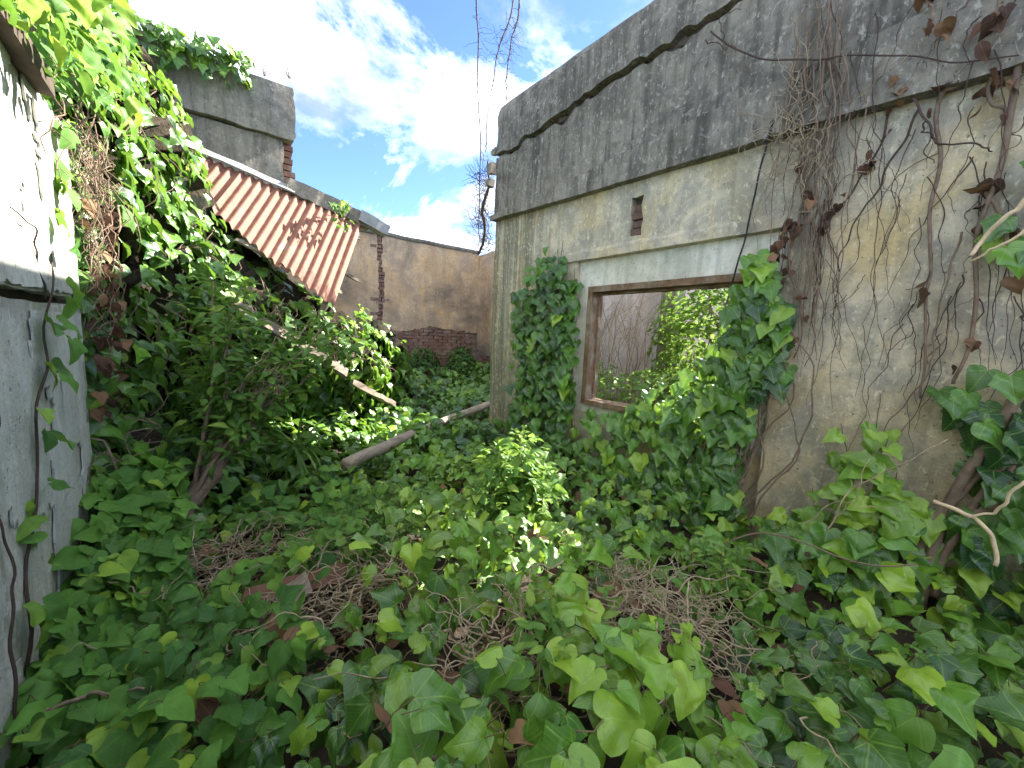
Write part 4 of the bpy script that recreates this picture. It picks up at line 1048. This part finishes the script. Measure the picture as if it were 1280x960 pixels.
vine('bare_vine_pair', 'pair of fine bare vine stems low on the mottled wall', [[(1200, 290), (1185, 350), (1170, 420), (1160, 455), (1130, 505), (1105, 545)], [(1160, 455), (1185, 410), (1208, 370)]], 0.005, MT['vine'])
for k_, (lb, pts) in enumerate((('peeled pale root crossing the right edge under the parapet', [[(1300, 238), (1270, 258), (1240, 290), (1210, 318)], [(1310, 268), (1270, 295), (1212, 328)]]),
                              ('peeled pale cut root hooking out before the vine trunk', [[(1168, 626), (1195, 636), (1215, 648), (1236, 664), (1243, 680), (1241, 706)], [(1300, 590), (1272, 612), (1240, 640), (1212, 648)]]))):
    vine('pale_root', lb, pts, 0.009, MT['pale'], X=2.45, amp=0.005, n=24, taper=.8, cat='root')
vine('arched_bramble', 'long thin arching stem springing over the dry heap towards the wall foot', [[(805, 752), (840, 725), (870, 700), (905, 680), (950, 668), (1000, 676), (1050, 695), (1100, 708), (1150, 708)]], 0.0065, MT['vine'], X=2.35, amp=0.004)
vine('pale_twig', 'pale fine twigs crossing in front of the young ivy shoots', [[(1030, 660), (1055, 630), (1080, 600), (1135, 575), (1190, 550)], [(1000, 655), (1040, 635), (1100, 632), (1130, 645)], [(1040, 655), (1064, 620), (1085, 585), (1100, 560)]], 0.004, MT['dry'], X=2.6)
# black cable
mb = MB(); mb.tube(wob([onX(967, 150, 2.90), onX(948, 225, 2.92), onX(930, 300, 2.95), onX(912, 362, 2.96)], 20, 0.004), 0.006, 0.006, 6)
tag(mb.build('black_cable', MT['cable'], None, True), 'thin black cable hanging across the upper window corner', 'cable')
# tangle of bare stems hanging beside the window and fine stems over the wall
tg = empty('stem_tangle', (2.93, 1.0, 2.0), 'tangled curtain of fine bare stems hanging beside the window', 'vine')
mb = MB()
for q in range(32):
    x0 = rng.normal(1030, 20); ln = rng.uniform(250, 440); dr = rng.normal(-38, 16); y0 = rng.uniform(-30, 120)
    pts = [onX(x0+dr*f+rng.normal(0, 5), y0+ln*f, 2.93+0.03*f+rng.normal(0, .012)-(.05 if y0+ln*f < 150 else 0)) for f in (0, .25, .5, .75, 1)]
    mb.tube(wob(pts, 34, 0.02), rng.uniform(.0025, .006), 0.0018, 4, False)
mb.build('hanging_stem', MT['vine'], tg, True)['kind'] = 'stuff'
mb = MB()
for q in range(80):
    c_ = onX(rng.normal(995, 22), rng.normal(165, 38), 2.88); pts = [c_]; d_ = rdir(1)[0]*[.4, 1, 1]
    for s_ in range(7): d_ = d_+rdir(1)[0]*.8*[.4, 1, 1]; pts.append(pts[-1]+d_/np.linalg.norm(d_)*.05)
    mb.tube(wob(pts, 16, 0.008), .003, .0015, 3, False)
mb.build('curling_twig', MT['dry'], tg, True)['kind'] = 'stuff'
fs = empty('fine_wall_stems', (2.96, 0.3, 1.5), 'sparse hair-fine dead stems traced over the plaster right of the window', 'vine')
mb = MB()
for q in range(70):
    x0 = rng.uniform(1010, 1300); y0 = rng.uniform(-20, 420); ln = rng.uniform(60, 260); dr = rng.normal(-20, 35)
    X_ = 2.895 if y0 < 150 else 2.975
    pts = [onX(x0+dr*f+rng.normal(0, 5), y0+ln*f, X_-.004) for f in (0, .33, .66, 1)]
    mb.tube(wob(pts, 26, 0.012), rng.uniform(.0018, .0035), 0.001, 4, False)
mb.build('fine_stem', MT['vine_dark'], fs, True)['kind'] = 'stuff'

# ---- dry twigs on the far wall end and hanging lianas
dt = empty('dry_twig_clump', (2.95, 4.25, 2.6), 'dry twig clump on the far end of the tall wall', 'vine')
mb = MB()
for q in range(230):
    c_ = onY(rng.normal(606, 5), rng.uniform(215, 318), 4.35); pts = [c_]; d_ = np.array([-.5, .2, .3])+rdir(1)[0]*.8
    for s_ in range(6): d_ = d_+rdir(1)[0]*.7; pts.append(pts[-1]+d_/np.linalg.norm(d_)*.045)
    mb.tube(wob(pts, 12, 0.006), .0032, .0014, 3, False)
mb.build('twig', MT['vine_dark'], dt, True)['kind'] = 'stuff'
mb = MB(); mb.tube(wob([onY(612, 200, 4.3), onY(606, 260, 4.32), onY(602, 318, 4.35)], 12, .02), [.012]*4+[.022]*4+[.018]*4, None, 7); mb.build('stem', MT['vine_dark'], dt, True)
HANG = [('longest bare liana hanging against the sky', [(596, -160), (597, 0), (599, 60), (598, 130), (600, 200), (597, 262), (600, 300)]),
        ('bare liana slanting down the middle of the hanging three', [(650, -160), (640, 0), (628, 50), (617, 90), (611, 140), (606, 190)]),
        ('shortest bare liana hanging nearest the wall top', [(658, -160), (649, 0), (641, 45), (636, 85), (633, 128)])]
for lb, pth in HANG:
    c_ = wob([dep(a, b, 4.9) for a, b in pth], 40, 0.012); t_ = empty('hanging_liana', c_[0], lb, 'liana', 'lianas hanging in the sky')
    m_ = MB(); m_.tube(c_, .010, .005, 5); m_.build('stem', MT['vine_dark'], t_, True)
    m_ = MB()
    for q in range(44):
        s_ = c_[rng.integers(8, 40)]; pts = [s_]; d_ = rdir(1)[0]+[0, 0, -.3]
        for z_ in range(6): d_ = d_+rdir(1)[0]*.7+[0, 0, -.12]; pts.append(pts[-1]+d_/np.linalg.norm(d_)*rng.uniform(.02, .055))
        m_.tube(wob(pts, 12, 0.006), .003, .0014, 3, False)
    m_.build('side_twig', MT['vine_dark'], t_, True)['kind'] = 'stuff'
mb = MB(); mb.tube(wob([(3.2, -1.5, 7.2), dep(640, -160, 4.9)+[0.05, 0, .02], dep(596, -160, 4.9)+[0, 0.1, .02], (-3, 9, 7.0)], 40, .03), .012, .012, 6)
tag(mb.build('overhead_cable', MT['cable'], None, True), 'overhead cable above the frame from which the lianas hang', 'cable')

# ---- shrubs
def shrub(name, label, base, tops, nl, size, kinds, mat, dark, young, r0=0.012, spread=0.12, singles=200, cat='shrub', droop=0.2, stem='vine'):
    t_ = empty(name, base, label, cat); L_ = Leaves()
    for tp in tops:
        base_ = np.array(base)+rng.normal(0, .03, 3)*[1, 1, .2]
        c_ = wob([base_, (base_+np.array(tp))/2+rng.normal(0, .04, 3), tp], 20, .015)
        m_ = MB(); m_.tube(c_, r0, r0*.3, 6); m_.build('branch', MT[stem], t_, True)
        N = nl//len(tops); k_ = rng.integers(6, 20, N); f = k_/20.0
        out = rdir(N); out[:, 2] = np.abs(out[:, 2])*.5
        P = c_[k_]+out*spread*rng.uniform(.2, 1, N)[:, None]
        L_.add(P, UP*.8+rdir(N)*.6, out+UP*(.3-droop)+rdir(N)*.3, rng.uniform(size[0], size[1], N), tints(N, dark, young), rk(N, kinds))
    plant_leaves(t_, L_, mat, singles); return t_
g = lambda px_, py_, Z: onZ(px_, py_, Z)
b0 = np.array([1.62, 1.82, 0.28])
shrub('sunlit_shrub', 'bright green leafy shrub in the sun patch at the middle of the ivy', b0, [b0+np.array(q) for q in ((.0, .05, .52), (.22, .12, .40), (-.2, .16, .42), (.1, -.12, .36), (-.05, .3, .50), (.3, .3, .42), (-.32, .05, .3), (.12, .2, .55))], 700, (.05, .105), ['oval', 'lance', 'oval', 'heart'], MT['lance'], .5, .3, 0.006, .13, 260, stem='stalk')
for lb, (wx, wy), hh in (('tall leafy weed sprouting behind the sunlit shrub', (2.05, 2.35), .62), ('small pale weed among ivy at the bottom centre', (.95, .85), .2), ('low pale weed between the dry heap and the wall foot', (2.05, .75), .34), ('slender weed left of the sunlit shrub', (.95, 2.3), .36)):
    bb = np.array([wx, wy, float(gz(wx, wy))+.12])
    shrub('leafy_weed', lb, bb, [bb+[rng.normal(0, .1), rng.normal(0, .1), hh*rng.uniform(.7, 1.1)] for q in range(5)], 110, (.04, .085), ['oval', 'lance'], MT['lance'], .5, .3, .004, .09, 60, 'weed', stem='stalk')
b1 = onY(232, 640, 3.15)
lt = shrub('leaning_shrub', 'narrow-leaved shrub leaning out of the ivy heap over a brown trunk', b1, [onY(*q) for q in ((330, 470, 3.45), (410, 400, 3.5), (425, 440, 3.4), (265, 350, 3.6), (300, 355, 3.7), (380, 450, 3.3), (290, 400, 3.4), (350, 420, 3.5))], 1150, (.06, .14), ['lance', 'lance', 'oval'], MT['lance'], .3, .15, 0.016, .15, 260)
m_ = MB(); m_.tube(wob([onY(225, 655, 3.1), onY(262, 590, 3.2), onY(300, 535, 3.3), onY(335, 480, 3.4)], 20, .02), .055, .035, 9); m_.build('trunk', MT['vine'], lt, True)
m_ = MB()
for q in range(30):
    a = onY(rng.normal(318, 12), rng.normal(505, 12), 3.3); m_.tube(wob([a, a+[rng.uniform(.02, .1), -.03, rng.uniform(.08, .2)], a+[rng.uniform(.05, .2), -.05, rng.uniform(.12, .3)]], 8, .01), .006, .003, 4, False)
m_.build('dead_frond', MT['dry'], lt, True)['kind'] = 'stuff'
sp = empty('strap_leaf_clump', onY(378, 555, 3.7), 'clump of narrow strap leaves in the shade behind the leaning shrub', 'plant'); L = Leaves(); N = 46
L.add(np.repeat(np.array([onY(375, 555, 3.75)]), N, 0)+rng.normal(0, .04, (N, 3)), UP*.6+rdir(N)*.6, rdir(N)*[1, 1, .4]+UP*.45, rng.uniform(.25, .42, N), tints(N, .4, .25), 'blade'); plant_leaves(sp, L, MT['lance'], 46)
# feathery low weed
fe = empty('feathery_weed', g(455, 690, .3), 'feathery fine-leaved weed patch beside the sunlit shrub', 'weed'); L = Leaves(); N = 1500
c0 = g(455, 668, .38); P = c0+rng.normal(0, 1, (N, 3))*[.13, .17, .05]
L.add(P, UP+rdir(N)*.8, rdir(N)+UP*.3, rng.uniform(.018, .04, N), tints(N, .35, .1), 'oval'); plant_leaves(fe, L, MT['bush'], 0)
m_ = MB()
for q in range(60): a = c0+rng.normal(0, 1, 3)*[.12, .16, .02]; m_.tube([a-[0, 0, .2], a, a+[rng.normal(0, .02), rng.normal(0, .02), .06]], .002, .001, 3, False)
m_.build('stalks', MT['stalk'], fe, True)['kind'] = 'stuff'
# bushes before the far wall
for lb, (px_, py_, Y_), rad, n_l in (('dense dark bush at the far wall by the corner', (577, 462, 7.4), (.34, .28, .55), 900), ('loose grey-green bush against the exposed bricks of the far wall', (530, 462, 7.6), (.42, .22, .5), 650), ('low bright bush at the foot of the far wall nearest the rusty roof', (485, 462, 7.2), (.45, .35, .42), 800), ('small bush tucked under the side wall corner', (598, 480, 7.0), (.25, .3, .3), 260)):
    c0 = onY(px_, py_, Y_); t_ = empty('bush', (c0[0], c0[1], float(gz(c0[0], c0[1]))), lb, 'bush', 'bushes along the far wall'); L = Leaves()
    q = rdir(n_l)*rng.uniform(.35, 1, n_l)[:, None]**.6; q = q*(1+.35*fbm(q[:, 0]*3, q[:, 2]*3+n_l, 5))[:, None]; q[:, 2] = np.abs(q[:, 2])
    L.add(c0+q*rad, q+UP*.5+rdir(n_l)*.5, q+rdir(n_l)*.6-UP*.2, rng.uniform(.05, .095, n_l), tints(n_l, .35, .12), rk(n_l, ['oval', 'lance', 'soft'])); plant_leaves(t_, L, MT['bush'], 40)
    m_ = MB()
    for s_ in range(9): e = c0+rdir(1)[0]*np.array(rad)*.7; e[2] = c0[2]+rad[2]*rng.uniform(.4, .9); m_.tube(wob([(c0[0], c0[1], c0[2]-.5), (c0+e)/2, e], 10, .01), .008, .003, 4, False)
    m_.build('branches', MT['vine_dark'], t_, True)
# spray of young leaves above the mound, right of the rusty roof
sh = empty('young_shoot', onY(452, 440, 4.9), 'pale upright leafy shoot rising from the mound before the far wall', 'shoot'); L = Leaves(); m_ = MB()
for pth in ([(470, 455), (463, 420), (452, 385)], [(450, 440), (440, 415), (436, 400)], [(430, 440), (445, 425), (470, 415)]):
    c_ = wob([onY(a, b, 4.85) for a, b in pth], 18, .01); m_.tube(c_, .006, .002, 4, False); N = 24; k_ = rng.integers(1, 18, N)
    L.add(c_[k_]+rdir(N)*.04, UP*.4+np.array([.4, -.5, 0])+rdir(N)*.5, rdir(N)+[0, 0, .1], rng.uniform(.05, .1, N), tints(N, .8, .6), rk(N, ['oval', 'heart']))
plant_leaves(sh, L, MT['soft'], 72); m_.build('stem', MT['stalk'], sh, True)
# vine tuft hanging from the ridge over the rusty sheet
rt = empty('ridge_tuft', onY(415, 265, 5.1), 'small leafy vine tuft trailing over the rusty roof sheet', 'creeper'); L = Leaves(); m_ = MB()
c_ = wob([ridge(1.75, .2, -.05), onY(416, 262, 5.0)+[0, -.05, .02], onY(424, 286, 4.95)+[0, -.06, .03]], 14, .008); m_.tube(c_, .006, .003, 4, False); N = 46
k_ = rng.integers(2, 14, N); L.add(c_[k_]+rdir(N)*np.where(k_ > 10, .09, .03)[:, None]+[0, -.04, .02], UP*.5+np.array([.3, -.6, 0])+rdir(N)*.5, -UP+rdir(N)*.7, rng.uniform(.04, .085, N), tints(N, .6, .3), rk(N, ['soft', 'oval']))
plant_leaves(rt, L, MT['soft'], 46); m_.build('stem', MT['dry'], rt, True)
# grass tufts growing on the concrete parapet
for k_, (a, b) in enumerate(((362, 98), (330, 95))):
    t0 = onY(a, b, 5.6); t_ = empty('dry_tuft', t0, ('wispy dry weed on the broken end of the high concrete stub', 'wispy dry weed set back from the end of the high concrete stub')[k_], 'weed'); m_ = MB()
    for q in range(9): e = t0+[rng.normal(0, .1), rng.normal(0, .06), rng.uniform(.12, .36)]; m_.tube(wob([t0, (t0+e)/2+rng.normal(0, .02, 3), e], 8, .008), .004, .0015, 3, False)
    m_.build('stalks', MT['dry'], t_, True)
# ivy creeping on the concrete parapet
pi_ = empty('parapet_ivy', (-0.3, 5.4, 3.9), 'thin ivy trails creeping along the top of the high concrete stub', 'ivy'); L = Leaves(); N = 330
x = rng.uniform(-1.6, 0.55, N); z = 4.3-np.abs(rng.normal(0, .25, N))*(1.2-(x+1.6)/2.4)+rng.uniform(0, .12, N)
L.add(np.stack([x, 5.44-rng.uniform(0, .16, N), z], 1), np.array([.2, -.7, .5])+rdir(N)*.5, -UP+rdir(N)*.6, rng.uniform(.07, .13, N), tints(N, .5, .25), rk(N, IVYK)); plant_leaves(pi_, L, MT['ivy'], 80)

# ---- room behind the window
rb = empty('room_bush', (4.75, 2.3, 0), 'sunlit yellow-green bush growing inside the roofless room behind the window', 'bush'); L = Leaves(); N = 5200
q = rdir(N)*rng.uniform(.3, 1, N)[:, None]**.6
P = np.array([4.85, 2.1, 1.45])+q*[.42, .9, 1.25]; P[:, :2] += (.12*fbm(P[:, 2]*3, P[:, 1]*3, 5))[:, None]
L.add(P, q+UP*.6+rdir(N)*.5, rdir(N)-UP*.3, rng.uniform(.06, .12, N), tints(N, .7, .5), rk(N, ['lance', 'oval', 'lance'])); plant_leaves(rb, L, MT['lance'], 150)
m_ = MB()
for s_ in range(14): e = np.array([4.72, 2.25, 1.2])+rdir(1)[0]*[.25, .4, .8]; m_.tube(wob([(4.72, 2.3, .1), ((4.72+e[0])/2, (2.3+e[1])/2, .8), e], 14, .02), .012, .004, 5, False)
m_.build('branches', MT['vine'], rb, True)
rg = empty('room_weeds', (3.8, 3.1, 0), 'low sunlit weeds just beyond the window sill', 'weed'); L = Leaves(); N = 1300
P = np.stack([rng.uniform(3.45, 4.7, N), rng.uniform(2.2, 4.3, N), np.zeros(N)], 1); P[:, 2] = .5+.68*rng.random(N)**.7+.18*fbm(P[:, 0]*2.5, P[:, 1]*2.5, 9)
L.add(P, UP+rdir(N)*.7, rdir(N)+UP*.2, rng.uniform(.05, .11, N), tints(N, .6, .4), rk(N, ['lance', 'oval', 'soft'])); plant_leaves(rg, L, MT['lance'], 120)
m_ = MB()
for s_ in range(120): i = rng.integers(0, N); e = P[i]; m_.tube([(e[0]+rng.normal(0, .05), e[1]+rng.normal(0, .05), 0), (e[0], e[1], e[2]*.6), e], .004, .002, 3, False)
m_.build('stalks', MT['stalk'], rg, True)['kind'] = 'stuff'
rd = empty('room_dry_canes', (4.9, 3.6, 0), 'tan leafless canes criss-crossing in front of the grey room wall', 'canes'); m_ = MB()
for s_ in range(60):
    a = np.array([rng.uniform(4.6, 5.2), rng.uniform(2.9, 4.6), rng.uniform(.3, .9)]); e = a+[rng.normal(0, .1), rng.normal(0, .4), rng.uniform(.7, 1.6)]
    m_.tube(wob([a-[0, 0, .6], (a+e)/2+rng.normal(0, .12, 3), e, e+[-.1, rng.normal(0, .25), -.3]], 22, .03), .007, .002, 4, False)
m_.build('cane', MT['dry'], rd, True)['kind'] = 'stuff'

# ---- dry vine nests on the ground
def nest(label, cx, cy, rx, ry, h, n, mat='dry'):
    z0 = float(gz(cx, cy)); t_ = empty('dry_vine_heap', (cx, cy, z0), label, 'dry vines', 'heaps of dry vines', 'stuff'); m_ = MB()
    for q in range(n):
        a = np.array([cx+rng.normal(0, rx*.6), cy+rng.normal(0, ry*.6), 0]); a[2] = float(gz(a[0], a[1]))+rng.uniform(.03, .05+h); pts = [a]; d_ = rdir(1)[0]*[1, 1, .35]
        for s_ in range(rng.integers(5, 11)):
            d_ = d_*.8+rdir(1)[0]*.6*[1, 1, .5]; nx = pts[-1]+d_/np.linalg.norm(d_)*rng.uniform(.03, .07); nx[2] = np.clip(nx[2], z0+.02, z0+h+.16); pts.append(nx)
        m_.tube(wob(pts, 22, .008), rng.uniform(.0018, .0048), .0014, 4, False)
    o = m_.build('dry_stem', MT[mat], t_, True); o['kind'] = 'stuff'
    N = 40; l_ = Leaves(); P = np.stack([rng.normal(cx, rx*.6, N), rng.normal(cy, ry*.6, N), np.zeros(N)], 1); P[:, 2] = gz(P[:, 0], P[:, 1])+rng.uniform(.02, h*.8, N)
    l_.add(P, UP+rdir(N)*.6, rdir(N), rng.uniform(.05, .1, N), tints(N, .5, .3), rk(N, ['heart', 'oval'])); plant_leaves(t_, l_, MT['deadleaf'], 12)
nest('tan dry stem heap below the window ivy', 1.52, .80, .33, .30, .26, 240)
nest('dry stem tangle around the reddish board', .38, 1.72, .22, .22, .22, 170)
nest('dry stem heap at the foot of the leaning shrub', .12, 2.62, .28, .22, .26, 170)
nest('thin dry stem tangle beside the white wall foot', -.26, 2.42, .18, .25, .26, 110)
nest('small dry stem patch left of the sunlit shrub', .64, 1.74, .14, .14, .22, 80)
nest('dry stems in the gap at the bottom centre', .80, .98, .16, .12, .16, 80)
# longer runners over the carpet
rn = empty('ivy_runners', (1, 1, .3), 'long woody runners lying across the foreground ivy', 'runner'); 
for pth in ([(520, 878, .33), (600, 880, .36), (700, 870, .36), (760, 860, .36), (830, 845, .38)], [(640, 800, .3), (720, 850, .34), (800, 880, .34)], [(330, 835, .4), (370, 790, .4), (430, 735, .4)], [(540, 945, .4), (700, 940, .4)], [(60, 880, .4), (180, 860, .4)]):
    m_ = MB(); m_.tube(wob([onZ(*q) for q in pth], 26, .01), .0065, .004, 6); m_.build('runner', MT['vine'], rn, True)
m_ = MB(); m_.tube(wob([onZ(862, 920, .3), dep(861, 800, 1.42), dep(860, 725, 1.6)], 16, .003), .0045, .003, 5)
us = empty('upright_stem', onZ(862, 920, .3), 'upright pale stem with small yellow-green leaf pairs by the dry heap', 'creeper'); m_.build('stem', MT['dry'], us, True)
L = Leaves(); N = 16; k_ = np.array([(850, 800), (868, 805), (858, 780), (842, 820), (862, 885), (872, 908), (880, 905), (866, 900), (855, 812), (846, 815), (828, 780), (822, 782), (870, 880), (864, 908), (852, 803), (866, 803)])
L.add(np.array([dep(a, b, 1.4) for a, b in k_]), np.array([-.5, -.6, .7])+rdir(N)*.4, rdir(N), rng.uniform(.03, .055, N), tints(N, .9, .95), 'heart'); plant_leaves(us, L, MT['soft'], 16)

for o in list(scene.objects):
    b_ = o.name.split('.')[0]
    if o.parent is None and 'group' not in o:
        if b_ == 'leafy_weed': o['group'] = 'small weeds among the ivy'
        elif b_ == 'pale_root': o['group'] = 'peeled pale roots'
        elif b_ == 'dry_tuft': o['group'] = 'dry tufts on the concrete stub'
